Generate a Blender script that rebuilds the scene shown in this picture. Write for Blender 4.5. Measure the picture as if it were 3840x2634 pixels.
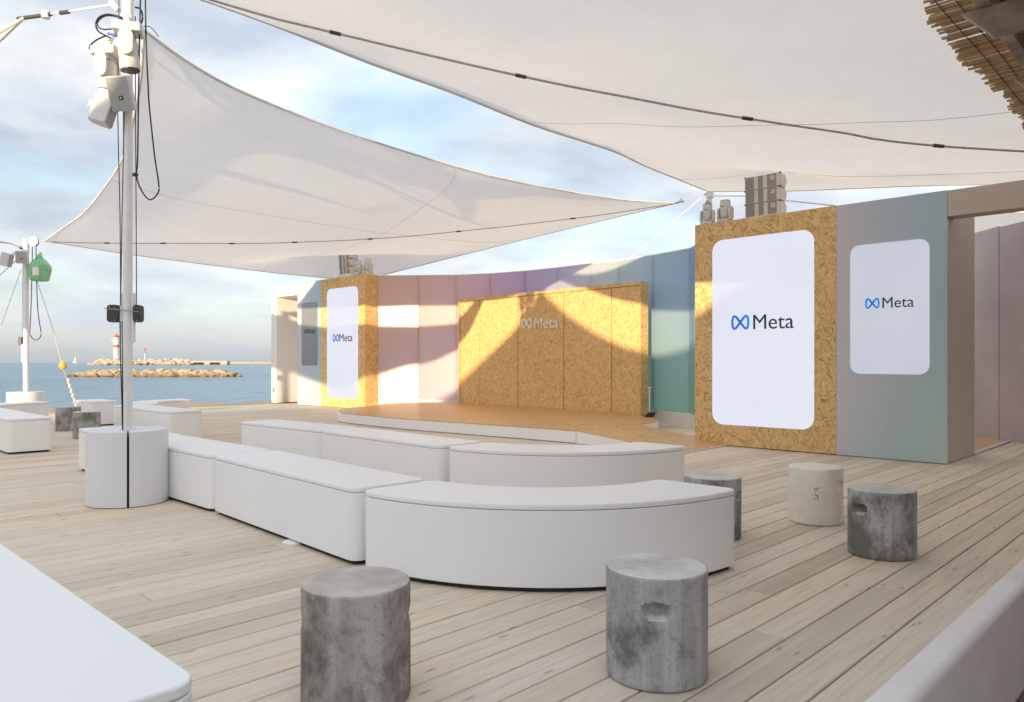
import bpy, bmesh, math, random
from mathutils import Vector, Matrix, Quaternion, noise as mnoise
random.seed(7)
R = math.radians
scene = bpy.context.scene
for o in list(bpy.data.objects): bpy.data.objects.remove(o)
COL = scene.collection

# ------------------------------------------------------------------ camera, sky, sun, exposure
# site axes: x runs along the deck boards, y runs along the stage front, z is up; eye 1.25 m above the deck
cam_d = bpy.data.cameras.new('camera'); cam = bpy.data.objects.new('camera', cam_d); COL.objects.link(cam)
cam.location = (0, 0, 1.25); cam.rotation_euler = (R(90), 0, R(-45.92))
cam_d.sensor_width = 36; cam_d.lens = 26.484; cam_d.shift_y = 0.0104
cam_d.clip_start = 0.05; cam_d.clip_end = 12000
scene.camera = cam

SUN_EL = R(6.3); SUN_DIR = Vector((0.912, 0.410, 0)).normalized()      # horizontal direction in which the light travels
EXPO = 1.76
sd = bpy.data.lights.new('sun', 'SUN'); sd.energy = 2.0; sd.angle = R(0.53); sd.color = (1.0, 0.76, 0.46)
sun = bpy.data.objects.new('sun', sd); COL.objects.link(sun)
tv = Vector((SUN_DIR.x*math.cos(SUN_EL), SUN_DIR.y*math.cos(SUN_EL), -math.sin(SUN_EL)))
sun.rotation_euler = tv.to_track_quat('-Z', 'Y').to_euler(); sun.location = (-30, -15, 20)

def nd(nt, t, ins=None, **props):
    n = nt.nodes.new(t)
    for k, v in props.items(): setattr(n, k, v)
    for k, v in (ins or {}).items():
        s = n.inputs[k]
        if isinstance(v, bpy.types.NodeSocket): nt.links.new(v, s)
        else: s.default_value = v
    return n
def c4(c): return (c[0], c[1], c[2], 1.0)
def mixc(nt, f, a, b, blend='MIX'):
    n = nt.nodes.new('ShaderNodeMix'); n.data_type = 'RGBA'; n.blend_type = blend
    for i, v in ((0, f), (6, a), (7, b)):
        if isinstance(v, bpy.types.NodeSocket): nt.links.new(v, n.inputs[i])
        else: n.inputs[i].default_value = v if i == 0 else c4(v)
    return n.outputs[2]
def mth(nt, op, a, b=0.0, c=None, clamp=False):
    n = nt.nodes.new('ShaderNodeMath'); n.operation = op; n.use_clamp = clamp
    for i, v in enumerate((a, b) if c is None else (a, b, c)):
        if isinstance(v, bpy.types.NodeSocket): nt.links.new(v, n.inputs[i])
        else: n.inputs[i].default_value = v
    return n.outputs[0]
def ramp(nt, f, stops, interp='LINEAR'):
    n = nt.nodes.new('ShaderNodeValToRGB'); r = n.color_ramp; r.interpolation = interp
    while len(r.elements) < len(stops): r.elements.new(0.5)
    for e, (p, c) in zip(r.elements, stops):
        e.position = p; e.color = c4(c) if hasattr(c, '__len__') else (c, c, c, 1)
    nt.links.new(f, n.inputs[0]); return n.outputs[0]
def noise(nt, vec, scale, detail=4, rough=0.55, dist=0.0, dim='3D'):
    n = nd(nt, 'ShaderNodeTexNoise', {'Scale': scale, 'Detail': detail, 'Roughness': rough, 'Distortion': dist}, noise_dimensions=dim)
    if vec is not None: nt.links.new(vec, n.inputs['Vector'])
    return n
def vmap(nt, vec, scale=(1, 1, 1), rot=(0, 0, 0), loc=(0, 0, 0)):
    n = nd(nt, 'ShaderNodeMapping', {'Scale': scale, 'Rotation': rot, 'Location': loc}); nt.links.new(vec, n.inputs['Vector']); return n.outputs[0]

world = bpy.data.worlds.new('World'); scene.world = world; world.use_nodes = True
wn = world.node_tree; wn.nodes.clear()
SKY = nd(wn, 'ShaderNodeTexSky', sky_type='NISHITA', sun_disc=False, sun_elevation=SUN_EL, altitude=5.0, air_density=1.0, dust_density=1.2, ozone_density=1.6)
# compass bearing of the sun itself (it stands opposite to the travel direction)
SKY.sun_rotation = math.atan2(-SUN_DIR.x, -SUN_DIR.y)
wdir = nd(wn, 'ShaderNodeTexCoord').outputs['Generated']
sep = nd(wn, 'ShaderNodeSeparateXYZ', {0: wdir})
zc = mth(wn, 'ADD', mth(wn, 'MAXIMUM', sep.outputs[2], 0.0), 0.16)
cv = nd(wn, 'ShaderNodeCombineXYZ', {0: mth(wn, 'DIVIDE', sep.outputs[0], zc), 1: mth(wn, 'DIVIDE', sep.outputs[1], zc), 2: 0.0}).outputs[0]
n1 = noise(wn, vmap(wn, cv, (0.85, 1.0, 1), loc=(3.3, 1.1, 0)), 1.25, 7, 0.55, 0.25)
cover = mth(wn, 'MAXIMUM', ramp(wn, n1.outputs[0], [(0.34, 0.58), (0.48, 0.88), (0.58, 1.0)]), ramp(wn, sep.outputs[2], [(0.0, 0.95), (0.12, 0.75), (0.3, 0.0)]))
n2 = noise(wn, vmap(wn, cv, (1, 1, 1), loc=(12.1, 3.3, 0)), 1.1, 7, 0.54, 0.2)
ccol = ramp(wn, n2.outputs[0], [(0.36, (0.44, 0.495, 0.60)), (0.47, (0.60, 0.655, 0.75)), (0.56, (0.84, 0.87, 0.91)), (0.70, (1.16, 1.15, 1.13))])
ccol = mixc(wn, ramp(wn, sep.outputs[2], [(0.0, 1.0), (0.05, 0.85), (0.14, 0.4), (0.30, 0.0)]), ccol, (1.06, 1.14, 1.22))     # haze low over the sea
# clouds take their brightness from the sky around them
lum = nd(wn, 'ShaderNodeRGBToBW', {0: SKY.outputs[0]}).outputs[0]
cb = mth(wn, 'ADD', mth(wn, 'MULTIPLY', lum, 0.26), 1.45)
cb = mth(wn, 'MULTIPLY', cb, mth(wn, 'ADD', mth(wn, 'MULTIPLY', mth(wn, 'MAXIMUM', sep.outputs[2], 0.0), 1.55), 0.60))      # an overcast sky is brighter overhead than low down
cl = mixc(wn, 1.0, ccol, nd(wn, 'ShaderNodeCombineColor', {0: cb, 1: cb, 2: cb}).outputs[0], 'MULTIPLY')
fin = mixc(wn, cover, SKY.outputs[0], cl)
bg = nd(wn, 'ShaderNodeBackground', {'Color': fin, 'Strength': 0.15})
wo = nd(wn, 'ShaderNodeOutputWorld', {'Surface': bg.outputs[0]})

vs = scene.view_settings; vs.view_transform = 'Standard'; vs.look = 'None'; vs.gamma = 1.0; vs.use_curve_mapping = False; vs.exposure = EXPO
scene.render.engine = 'CYCLES'
scene.cycles.max_bounces = 10; scene.cycles.diffuse_bounces = 8; scene.cycles.transparent_max_bounces = 8; scene.cycles.caustics_reflective = False; scene.cycles.caustics_refractive = False

# ------------------------------------------------------------------ materials
def new_mat(name):
    m = bpy.data.materials.new(name); m.use_nodes = True
    return m, m.node_tree, m.node_tree.nodes['Principled BSDF']
def bump(nt, b, h, strength=0.2, dist=0.01):
    n = nd(nt, 'ShaderNodeBump', {'Strength': strength, 'Distance': dist, 'Height': h}); nt.links.new(n.outputs[0], b.inputs['Normal'])
def obj_co(nt): return nd(nt, 'ShaderNodeTexCoord').outputs['Object']
def pos_co(nt): return nd(nt, 'ShaderNodeNewGeometry').outputs['Position']
def plain(name, col, rough=0.5, metal=0.0, var=0.06, scale=6.0, spec=0.5, bumps=0.0, bscale=60):
    m, nt, b = new_mat(name); co = obj_co(nt)
    n = noise(nt, co, scale, 5, 0.6)
    lo = tuple(max(0, x*(1-var*1.6)) for x in col); hi = tuple(min(1, x*(1+var)) for x in col)
    nt.links.new(ramp(nt, n.outputs[0], [(0.3, lo), (0.65, hi)]), b.inputs['Base Color'])
    b.inputs['Roughness'].default_value = rough; b.inputs['Metallic'].default_value = metal; b.inputs['Specular IOR Level'].default_value = spec
    if bumps: bump(nt, b, noise(nt, co, bscale, 3).outputs[0], bumps, 0.004)
    return m

M = {}
def white_laminate(name, col=(0.88, 0.88, 0.88)):
    m, nt, b = new_mat(name); p = pos_co(nt)
    n = noise(nt, p, 1.6, 3, 0.5); sm = noise(nt, vmap(nt, p, (1, 1, 3)), 9, 6, 0.7)
    base = mixc(nt, ramp(nt, n.outputs[0], [(0.35, 0.0), (0.7, 0.06)]), col, (0.70, 0.69, 0.68))
    sc = ramp(nt, sm.outputs[0], [(0.60, 0.0), (0.78, 0.34)])
    spz = nd(nt, 'ShaderNodeSeparateXYZ', {0: p}).outputs[2]
    low = ramp(nt, spz, [(0.0, 0.9), (0.12, 0.2), (0.3, 0.06)])      # scuffs gather where shoes reach
    base = mixc(nt, mth(nt, 'MULTIPLY', sc, low), base, (0.42, 0.40, 0.38))
    nt.links.new(base, b.inputs['Base Color']); b.inputs['Roughness'].default_value = 0.42
    b.inputs['Specular IOR Level'].default_value = 0.35
    bump(nt, b, noise(nt, p, 220, 2).outputs[0], 0.04, 0.002)
    return m
M['white'] = white_laminate('white_laminate')
M['white_cool'] = white_laminate('white_cover_panel', (0.74, 0.75, 0.78))
M['white_warm'] = white_laminate('white_painted_board', (0.80, 0.76, 0.72))
M['beige'] = plain('beige_board', (0.50, 0.43, 0.375), 0.6, var=0.05)
M['pole'] = plain('white_powder_coat', (0.80, 0.80, 0.80), 0.35, var=0.03)
M['plastic'] = plain('white_plastic', (0.62, 0.62, 0.61), 0.42, var=0.03)
M['plastic_grey'] = plain('light_grey_plastic', (0.62, 0.615, 0.60), 0.5, var=0.04)
M['grille'] = plain('grey_grille', (0.27, 0.268, 0.26), 0.6, var=0.12, scale=40)
M['grille_light'] = plain('pale_grey_grille', (0.36, 0.37, 0.37), 0.55, var=0.05, scale=60)
M['black'] = plain('black_rubber', (0.018, 0.018, 0.02), 0.5, var=0.2)
M['black_plastic'] = plain('black_plastic', (0.035, 0.035, 0.04), 0.4, var=0.2)
M['steel'] = plain('galvanised_steel', (0.33, 0.33, 0.33), 0.4, 0.85, var=0.1)
M['rope'] = plain('pale_rope', (0.70, 0.64, 0.52), 0.8, var=0.15, scale=40)
M['rope_white'] = plain('white_rope', (0.82, 0.79, 0.72), 0.8, var=0.1, scale=40)
M['cable_grey'] = plain('grey_webbing', (0.44, 0.42, 0.395), 0.7, var=0.15, scale=25)
M['clip'] = plain('dark_metal_clip', (0.10, 0.09, 0.08), 0.45, 0.6, var=0.2)
M['yellow'] = plain('yellow_float', (0.72, 0.45, 0.06), 0.5, var=0.1)
M['red'] = plain('orange_red_paint', (0.75, 0.13, 0.05), 0.55, var=0.1, scale=0.5)
M['light_white'] = plain('lighthouse_white', (0.80, 0.79, 0.76), 0.6, var=0.04, scale=0.4)
M['blue_plug'] = plain('blue_plug', (0.03, 0.10, 0.55), 0.4, var=0.1)
M['glass_dark'] = plain('dark_lens', (0.05, 0.05, 0.05), 0.08, var=0.1)
M['lens'] = plain('pale_lens', (0.55, 0.52, 0.45), 0.15, var=0.4, scale=14)
M['dark'] = plain('dark_void', (0.025, 0.022, 0.02), 0.8, var=0.2)

def fabric(name):
    m, nt, b = new_mat(name); nt.nodes.remove(b); p = pos_co(nt)
    wr = noise(nt, vmap(nt, p, (1.2, 1.2, 1.2)), 2.2, 8, 0.62, 0.6)
    tint = mixc(nt, ramp(nt, wr.outputs[0], [(0.35, 0.0), (0.65, 1.0)]), (0.86, 0.855, 0.85), (0.89, 0.885, 0.88))
    bn = nd(nt, 'ShaderNodeBump', {'Strength': 0.035, 'Distance': 0.02, 'Height': wr.outputs[0]})
    fi = noise(nt, vmap(nt, p, (1, 1, 1)), 26, 7, 0.7, 0.4)
    bn2 = nd(nt, 'ShaderNodeBump', {'Strength': 0.10, 'Distance': 0.008, 'Height': fi.outputs[0], 'Normal': bn.outputs[0]})
    d = nd(nt, 'ShaderNodeBsdfDiffuse', {'Color': tint, 'Normal': bn2.outputs[0]})
    t = nd(nt, 'ShaderNodeBsdfTranslucent', {'Color': mixc(nt, 1.0, tint, (0.98, 0.96, 0.94), 'MULTIPLY'), 'Normal': bn2.outputs[0]})
    mx = nd(nt, 'ShaderNodeMixShader', {0: 0.47, 1: d.outputs[0], 2: t.outputs[0]})
    nt.links.new(mx.outputs[0], nt.nodes['Material Output'].inputs[0]); return m
M['sail'] = fabric('sail_cloth')
M['hem'] = plain('sail_hem', (0.66, 0.63, 0.60), 0.8, var=0.05)
M['seam'] = plain('sail_seam_thread', (0.60, 0.58, 0.56), 0.8, var=0.05)

def face_plane(nt):
    g = nd(nt, 'ShaderNodeNewGeometry'); s = nd(nt, 'ShaderNodeSeparateXYZ', {0: g.outputs['Position']}); n = nd(nt, 'ShaderNodeSeparateXYZ', {0: g.outputs['True Normal']})
    yz = nd(nt, 'ShaderNodeCombineXYZ', {0: s.outputs[1], 1: s.outputs[2]}).outputs[0]
    xz = nd(nt, 'ShaderNodeCombineXYZ', {0: s.outputs[0], 1: s.outputs[2]}).outputs[0]
    xy = nd(nt, 'ShaderNodeCombineXYZ', {0: s.outputs[0], 1: s.outputs[1]}).outputs[0]
    fx = mth(nt, 'GREATER_THAN', mth(nt, 'ABSOLUTE', n.outputs[0]), 0.6); fy = mth(nt, 'GREATER_THAN', mth(nt, 'ABSOLUTE', n.outputs[1]), 0.6)
    def mv(f, a, b):
        q = nt.nodes.new('ShaderNodeMix'); q.data_type = 'VECTOR'
        nt.links.new(f, q.inputs[0]); nt.links.new(a, q.inputs[4]); nt.links.new(b, q.inputs[5]); return q.outputs[1]
    return mv(fx, mv(fy, xy, xz), yz)
def osb(name, light=(0.76, 0.53, 0.25), mid=(0.66, 0.42, 0.17), dark=(0.42, 0.23, 0.08), size=1.0, rough=0.55, contrast=1.0):
    m, nt, b = new_mat(name); v = face_plane(nt)
    ds = noise(nt, v, 9, 3, 0.6)
    va = nd(nt, 'ShaderNodeVectorMath', {0: v, 1: nd(nt, 'ShaderNodeVectorMath', {0: ds.outputs['Color'], 1: (0.035, 0.035, 0)}, operation='MULTIPLY').outputs[0]}, operation='ADD').outputs[0]
    out = None; hgt = None
    for i, (ang, L, W) in enumerate(((0.2, .16, .030), (1.46, .12, .024), (2.72, .14, .022), (0.83, .10, .020), (2.09, .12, .018))):
        mp = vmap(nt, vmap(nt, va, (1, 1, 1), (0, 0, ang)), (1/(L*size), 1/(W*size), 1), (0, 0, 0), (i*3.7, i*1.9, 0))
        vo = nd(nt, 'ShaderNodeTexVoronoi', {'Vector': mp, 'Scale': 1.0, 'Randomness': 1.0}, voronoi_dimensions='2D')
        cs = nd(nt, 'ShaderNodeSeparateColor', {0: vo.outputs['Color']})
        col = ramp(nt, cs.outputs[0], [(0.0, dark), (0.10*contrast, tuple(0.5*(a+c) for a, c in zip(dark, mid))), (0.30, mid), (0.62, light), (1.0, tuple(min(1, x*1.1) for x in light))])
        if out is None: out, hgt = col, cs.outputs[0]
        else:
            f = mth(nt, 'GREATER_THAN', cs.outputs[1], (0.0, 0.5, 0.66, 0.74, 0.79)[i])
            out = mixc(nt, f, out, col)
            q = nt.nodes.new('ShaderNodeMix'); nt.links.new(f, q.inputs[0]); nt.links.new(hgt, q.inputs[2]); nt.links.new(cs.outputs[0], q.inputs[3]); hgt = q.outputs[0]
    fine = noise(nt, vmap(nt, v, (60, 60, 1)), 3, 4, 0.7)
    out = mixc(nt, ramp(nt, fine.outputs[0], [(0.3, 0.22), (0.6, 0.0)]), out, tuple(x*0.75 for x in mid))
    nt.links.new(out, b.inputs['Base Color']); b.inputs['Roughness'].default_value = rough; b.inputs['Specular IOR Level'].default_value = 0.35
    bump(nt, b, hgt, 0.12, 0.003); return m
M['osb'] = osb('strand_board', size=0.82)
M['osb_fine'] = osb('strand_board_fine', size=0.62)
M['osb_floor'] = osb('strand_board_floor', (0.66, 0.42, 0.20), (0.60, 0.36, 0.16), (0.46, 0.25, 0.10), 1.0, 0.42)

def deck_wood(name, per_object):
    m, nt, b = new_mat(name); p = pos_co(nt); s = nd(nt, 'ShaderNodeSeparateXYZ', {0: p})
    row = mth(nt, 'FLOOR', mth(nt, 'DIVIDE', mth(nt, 'SUBTRACT', s.outputs[1], 0.985), 0.1635))
    if per_object: rnd = nd(nt, 'ShaderNodeObjectInfo').outputs['Random']
    else: rnd = nd(nt, 'ShaderNodeTexWhiteNoise', {'W': row}, noise_dimensions='1D').outputs['Value']
    off = nd(nt, 'ShaderNodeCombineXYZ', {0: mth(nt, 'MULTIPLY', rnd, 37.0), 1: mth(nt, 'MULTIPLY', rnd, 11.0), 2: 0.0}).outputs[0]
    v = nd(nt, 'ShaderNodeVectorMath', {0: p, 1: off}, operation='ADD').outputs[0]
    grain = noise(nt, vmap(nt, v, (1.1, 26, 1)), 2.2, 8, 0.68, 0.5)
    streak = noise(nt, vmap(nt, v, (0.35, 9, 1)), 1.6, 4, 0.6, 0.3)
    patch = noise(nt, vmap(nt, p, (0.5, 0.9, 1)), 0.9, 4, 0.6)
    tone = ramp(nt, rnd, [(0.0, (0.55, 0.46, 0.36)), (0.25, (0.72, 0.605, 0.465)), (0.55, (0.80, 0.68, 0.53)), (0.8, (0.75, 0.67, 0.565)), (1.0, (0.83, 0.665, 0.46))])
    col = mixc(nt, ramp(nt, grain.outputs[0], [(0.36, 0.6), (0.55, 0.0)]), tone, (0.46, 0.38, 0.295))
    col = mixc(nt, ramp(nt, streak.outputs[0], [(0.48, 0.0), (0.72, 0.55)]), col, (0.82, 0.72, 0.59))
    col = mixc(nt, ramp(nt, patch.outputs[0], [(0.42, 0.35), (0.6, 0.0)]), col, (0.64, 0.585, 0.515))
    kn = nd(nt, 'ShaderNodeTexVoronoi', {'Vector': vmap(nt, v, (2.3, 9.0, 1)), 'Scale': 1.0, 'Randomness': 1.0}, voronoi_dimensions='2D')
    kr = nd(nt, 'ShaderNodeSeparateColor', {0: kn.outputs['Color']})
    kf = mth(nt, 'MULTIPLY', ramp(nt, kn.outputs['Distance'], [(0.03, 1.0), (0.10, 0.0)]), mth(nt, 'GREATER_THAN', kr.outputs[0], 0.80))
    col = mixc(nt, mth(nt, 'MULTIPLY', kf, 0.6), col, (0.20, 0.17, 0.15))
    nt.links.new(col, b.inputs['Base Color']); b.inputs['Roughness'].default_value = 0.68; b.inputs['Specular IOR Level'].default_value = 0.3
    bump(nt, b, grain.outputs[0], 0.25, 0.004); return m
M['plank'] = deck_wood('bleached_deck_board', True); M['plank_far'] = deck_wood('bleached_deck_board_far', False)
M['timber'] = plain('weathered_timber', (0.40, 0.345, 0.295), 0.75, var=0.3, scale=5, bumps=0.3)

def concrete(name, lo, hi, top):
    m, nt, b = new_mat(name); rnd = nd(nt, 'ShaderNodeObjectInfo').outputs['Random']; co = obj_co(nt)
    v = nd(nt, 'ShaderNodeVectorMath', {0: co, 1: nd(nt, 'ShaderNodeCombineXYZ', {0: mth(nt, 'MULTIPLY', rnd, 30), 1: mth(nt, 'MULTIPLY', rnd, 17), 2: mth(nt, 'MULTIPLY', rnd, 9)}).outputs[0]}, operation='ADD').outputs[0]
    a = noise(nt, vmap(nt, v, (1, 1, 0.75)), 4.2, 12, 0.68, 0.15); f = noise(nt, v, 55, 8, 0.75); st = noise(nt, vmap(nt, v, (10, 10, 0.8)), 1.4, 4, 0.6)
    col = ramp(nt, a.outputs[0], [(0.40, lo), (0.475, tuple(0.5*x+0.5*y for x, y in zip(lo, hi))), (0.54, hi)])
    col = mixc(nt, ramp(nt, st.outputs[0], [(0.42, 0.35), (0.58, 0.0)]), col, lo)
    col = mixc(nt, ramp(nt, f.outputs[0], [(0.30, 0.5), (0.5, 0.0)]), col, tuple(x*0.6 for x in lo))
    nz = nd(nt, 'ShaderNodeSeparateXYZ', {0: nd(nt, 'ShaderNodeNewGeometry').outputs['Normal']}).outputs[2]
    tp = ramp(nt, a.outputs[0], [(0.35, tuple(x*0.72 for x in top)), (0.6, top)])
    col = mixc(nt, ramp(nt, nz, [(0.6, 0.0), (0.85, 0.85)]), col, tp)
    vo = nd(nt, 'ShaderNodeTexVoronoi', {'Vector': v, 'Scale': 26.0})
    pit = mth(nt, 'MULTIPLY', ramp(nt, vo.outputs['Distance'], [(0.06, 1.0), (0.12, 0.0)]), mth(nt, 'GREATER_THAN', nd(nt, 'ShaderNodeSeparateColor', {0: vo.outputs['Color']}).outputs[0], 0.8))
    col = mixc(nt, mth(nt, 'MULTIPLY', pit, 0.7), col, tuple(x*0.4 for x in lo))
    nt.links.new(col, b.inputs['Base Color']); b.inputs['Roughness'].default_value = 0.62; b.inputs['Specular IOR Level'].default_value = 0.4
    bump(nt, b, mixc(nt, 0.5, a.outputs[0], f.outputs[0]), 0.22, 0.006); return m
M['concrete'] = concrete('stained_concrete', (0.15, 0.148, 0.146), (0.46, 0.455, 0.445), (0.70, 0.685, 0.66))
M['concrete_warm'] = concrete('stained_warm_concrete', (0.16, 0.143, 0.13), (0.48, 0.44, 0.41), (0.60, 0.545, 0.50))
M['cream'] = plain('cream_paint', (0.80, 0.755, 0.66), 0.45, var=0.05, scale=9, bumps=0.05)

def gradient_film(name):
    m, nt, b = new_mat(name); s = nd(nt, 'ShaderNodeSeparateXYZ', {0: obj_co(nt)})      # y: 0..1 across, z: 0..1 up
    n = noise(nt, obj_co(nt), 1.2, 2, 0.5)
    f = mth(nt, 'ADD', s.outputs[1], mth(nt, 'MULTIPLY', mth(nt, 'SUBTRACT', n.outputs[0], 0.5), 0.5))
    top = ramp(nt, f, [(0.0, (0.36, 0.50, 0.56)), (0.45, (0.42, 0.50, 0.57)), (1.0, (0.56, 0.52, 0.58))])
    bot = ramp(nt, f, [(0.0, (0.46, 0.58, 0.54)), (0.5, (0.43, 0.54, 0.59)), (1.0, (0.55, 0.56, 0.64))])
    nt.links.new(mixc(nt, ramp(nt, s.outputs[2], [(0.0, 0.0), (0.6, 1.0)]), bot, top), b.inputs['Base Color'])
    b.inputs['Roughness'].default_value = 0.28; b.inputs['Specular IOR Level'].default_value = 0.45; return m
M['film'] = gradient_film('gradient_film')

def poly_sheet(name):
    m, nt, b = new_mat(name); nt.nodes.remove(b); s = nd(nt, 'ShaderNodeSeparateXYZ', {0: pos_co(nt)})
    f = mth(nt, 'DIVIDE', mth(nt, 'SUBTRACT', s.outputs[1], 7.2), 9.2)
    hi = ramp(nt, f, [(0.0, (0.10, 0.40, 0.66)), (0.05, (0.28, 0.54, 0.76)), (0.15, (0.38, 0.62, 0.80)), (0.26, (0.62, 0.74, 0.80)), (0.36, (0.66, 0.70, 0.82)), (0.46, (0.55, 0.52, 0.76)), (0.57, (0.60, 0.40, 0.70)), (0.68, (0.72, 0.45, 0.64)), (0.80, (0.78, 0.52, 0.56)), (0.92, (0.76, 0.50, 0.46)), (1.0, (0.74, 0.48, 0.38))])
    lo = ramp(nt, f, [(0.0, (0.08, 0.50, 0.40)), (0.05, (0.22, 0.58, 0.48)), (0.15, (0.28, 0.62, 0.56)), (0.30, (0.60, 0.74, 0.72)), (0.46, (0.58, 0.56, 0.74)), (0.60, (0.66, 0.56, 0.74)), (0.74, (0.80, 0.70, 0.76)), (0.86, (0.70, 0.54, 0.66)), (1.0, (0.62, 0.46, 0.58))])
    col = mixc(nt, ramp(nt, mth(nt, 'DIVIDE', s.outputs[2], 3.4), [(0.12, 0.0), (0.72, 1.0)]), lo, hi)
    ob = nd(nt, 'ShaderNodeSeparateXYZ', {0: obj_co(nt)})
    rib = nd(nt, 'ShaderNodeTexWave', {'Vector': nd(nt, 'ShaderNodeCombineXYZ', {0: ob.outputs[0]}).outputs[0], 'Scale': 7.0, 'Distortion': 0.0}, wave_type='BANDS', bands_direction='X')
    col = mixc(nt, 0.32, col, (1, 1, 1))
    col = mixc(nt, ramp(nt, rib.outputs[0], [(0.0, 0.10), (0.5, 0.0)]), col, (0.5, 0.5, 0.55))
    d = nd(nt, 'ShaderNodeBsdfDiffuse', {'Color': col}); t = nd(nt, 'ShaderNodeBsdfTranslucent', {'Color': col}); g = nd(nt, 'ShaderNodeBsdfGlossy', {'Color': (0.8, 0.8, 0.8, 1), 'Roughness': 0.3})
    mx = nd(nt, 'ShaderNodeMixShader', {0: 0.62, 1: d.outputs[0], 2: t.outputs[0]}); m2 = nd(nt, 'ShaderNodeMixShader', {0: 0.05, 1: mx.outputs[0], 2: g.outputs[0]})
    nt.links.new(m2.outputs[0], nt.nodes['Material Output'].inputs[0]); return m
M['poly'] = poly_sheet('ribbed_colour_sheet')

def emitter(name, col, strength, gloss=0.25, rough=0.2):
    m, nt, b = new_mat(name); b.inputs['Base Color'].default_value = (0.04, 0.04, 0.045, 1); b.inputs['Roughness'].default_value = rough
    p = pos_co(nt); s = nd(nt, 'ShaderNodeSeparateXYZ', {0: p})
    gr = noise(nt, vmap(nt, p, (1, 1, 1)), 0.9, 2)
    c = mixc(nt, ramp(nt, gr.outputs[0], [(0.35, 0.0), (0.65, 1.0)]), tuple(x*0.97 for x in col), col)
    ln = mth(nt, 'MINIMUM', mth(nt, 'PINGPONG', s.outputs[1], 0.25), mth(nt, 'PINGPONG', s.outputs[2], 0.25))
    c = mixc(nt, ramp(nt, ln, [(0.0, 0.06), (0.006, 0.0)]), c, (0.5, 0.5, 0.55))
    nt.links.new(c, b.inputs['Emission Color']); b.inputs['Emission Strength'].default_value = strength; return m
EM = 1.0/(2**EXPO)
M['led'] = emitter('led_white', (0.84, 0.85, 0.98), 0.90*EM, rough=0.5)
M['lcd'] = emitter('lcd_white', (0.66, 0.70, 0.80), 0.80*EM, rough=0.07)
M['lcd_off'] = plain('dim_display', (0.20, 0.21, 0.235), 0.06, var=0.05, spec=1.0)
def logo_blue(name):
    m, nt, b = new_mat(name); s = nd(nt, 'ShaderNodeSeparateXYZ', {0: obj_co(nt)})
    c = ramp(nt, mth(nt, 'ADD', mth(nt, 'MULTIPLY', s.outputs[0], 1.0), 0.5), [(0.0, (0.01, 0.22, 0.85)), (0.5, (0.0, 0.12, 0.62)), (1.0, (0.0, 0.30, 0.95))])
    b.inputs['Base Color'].default_value = (0.0, 0.02, 0.1, 1); nt.links.new(c, b.inputs['Emission Color']); b.inputs['Emission Strength'].default_value = 0.85*EM; return m
M['logo_blue'] = logo_blue('display_blue')
M['logo_dark'] = plain('display_dark_letter', (0.035, 0.04, 0.055), 0.5, var=0.02)
M['logo_dim'] = plain('display_dim_letter', (0.05, 0.045, 0.045), 0.4, var=0.02)
M['sign_white'] = plain('white_sign_letter', (0.86, 0.80, 0.74), 0.5, var=0.02)

def reed_mat():
    m, nt, b = new_mat('dry_reed'); rnd = nd(nt, 'ShaderNodeObjectInfo').outputs['Random']; co = pos_co(nt)
    n = noise(nt, vmap(nt, co, (60, 4, 60)), 1.0, 4, 0.6)
    tone = ramp(nt, rnd, [(0.0, (0.46, 0.29, 0.14)), (0.5, (0.62, 0.43, 0.235)), (1.0, (0.74, 0.56, 0.34))])
    nt.links.new(mixc(nt, ramp(nt, n.outputs[0], [(0.4, 0.5), (0.6, 0.0)]), tone, (0.17, 0.10, 0.05)), b.inputs['Base Color'])
    b.inputs['Roughness'].default_value = 0.5; return m
M['reed'] = reed_mat()

def sand_mat():
    m, nt, b = new_mat('beach_sand'); p = pos_co(nt)
    a = noise(nt, p, 1.2, 6, 0.7); f = noise(nt, p, 14, 5, 0.7)
    nt.links.new(mixc(nt, ramp(nt, f.outputs[0], [(0.35, 0.5), (0.6, 0.0)]), ramp(nt, a.outputs[0], [(0.35, (0.40, 0.28, 0.17)), (0.65, (0.58, 0.44, 0.28))]), (0.28, 0.19, 0.12)), b.inputs['Base Color'])
    b.inputs['Roughness'].default_value = 0.9; bump(nt, b, a.outputs[0], 0.6, 0.15); return m
M['sand'] = sand_mat()
def sea_mat():
    m, nt, b = new_mat('sea_water'); p = pos_co(nt)
    rp = vmap(nt, p, (1, 1, 1), (0, 0, R(-44)))
    a = noise(nt, vmap(nt, rp, (0.16, 0.55, 1)), 1.0, 5, 0.62, 0.6); c = noise(nt, vmap(nt, rp, (0.004, 0.03, 1)), 1.0, 4, 0.6)
    col = mixc(nt, ramp(nt, c.outputs[0], [(0.38, 0.0), (0.62, 1.0)]), (0.070, 0.185, 0.265), (0.105, 0.245, 0.335))
    nt.links.new(col, b.inputs['Base Color']); b.inputs['Roughness'].default_value = 0.24; b.inputs['IOR'].default_value = 1.33
    bump(nt, b, a.outputs[0], 0.85, 0.9); return m
M['sea'] = sea_mat()
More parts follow.
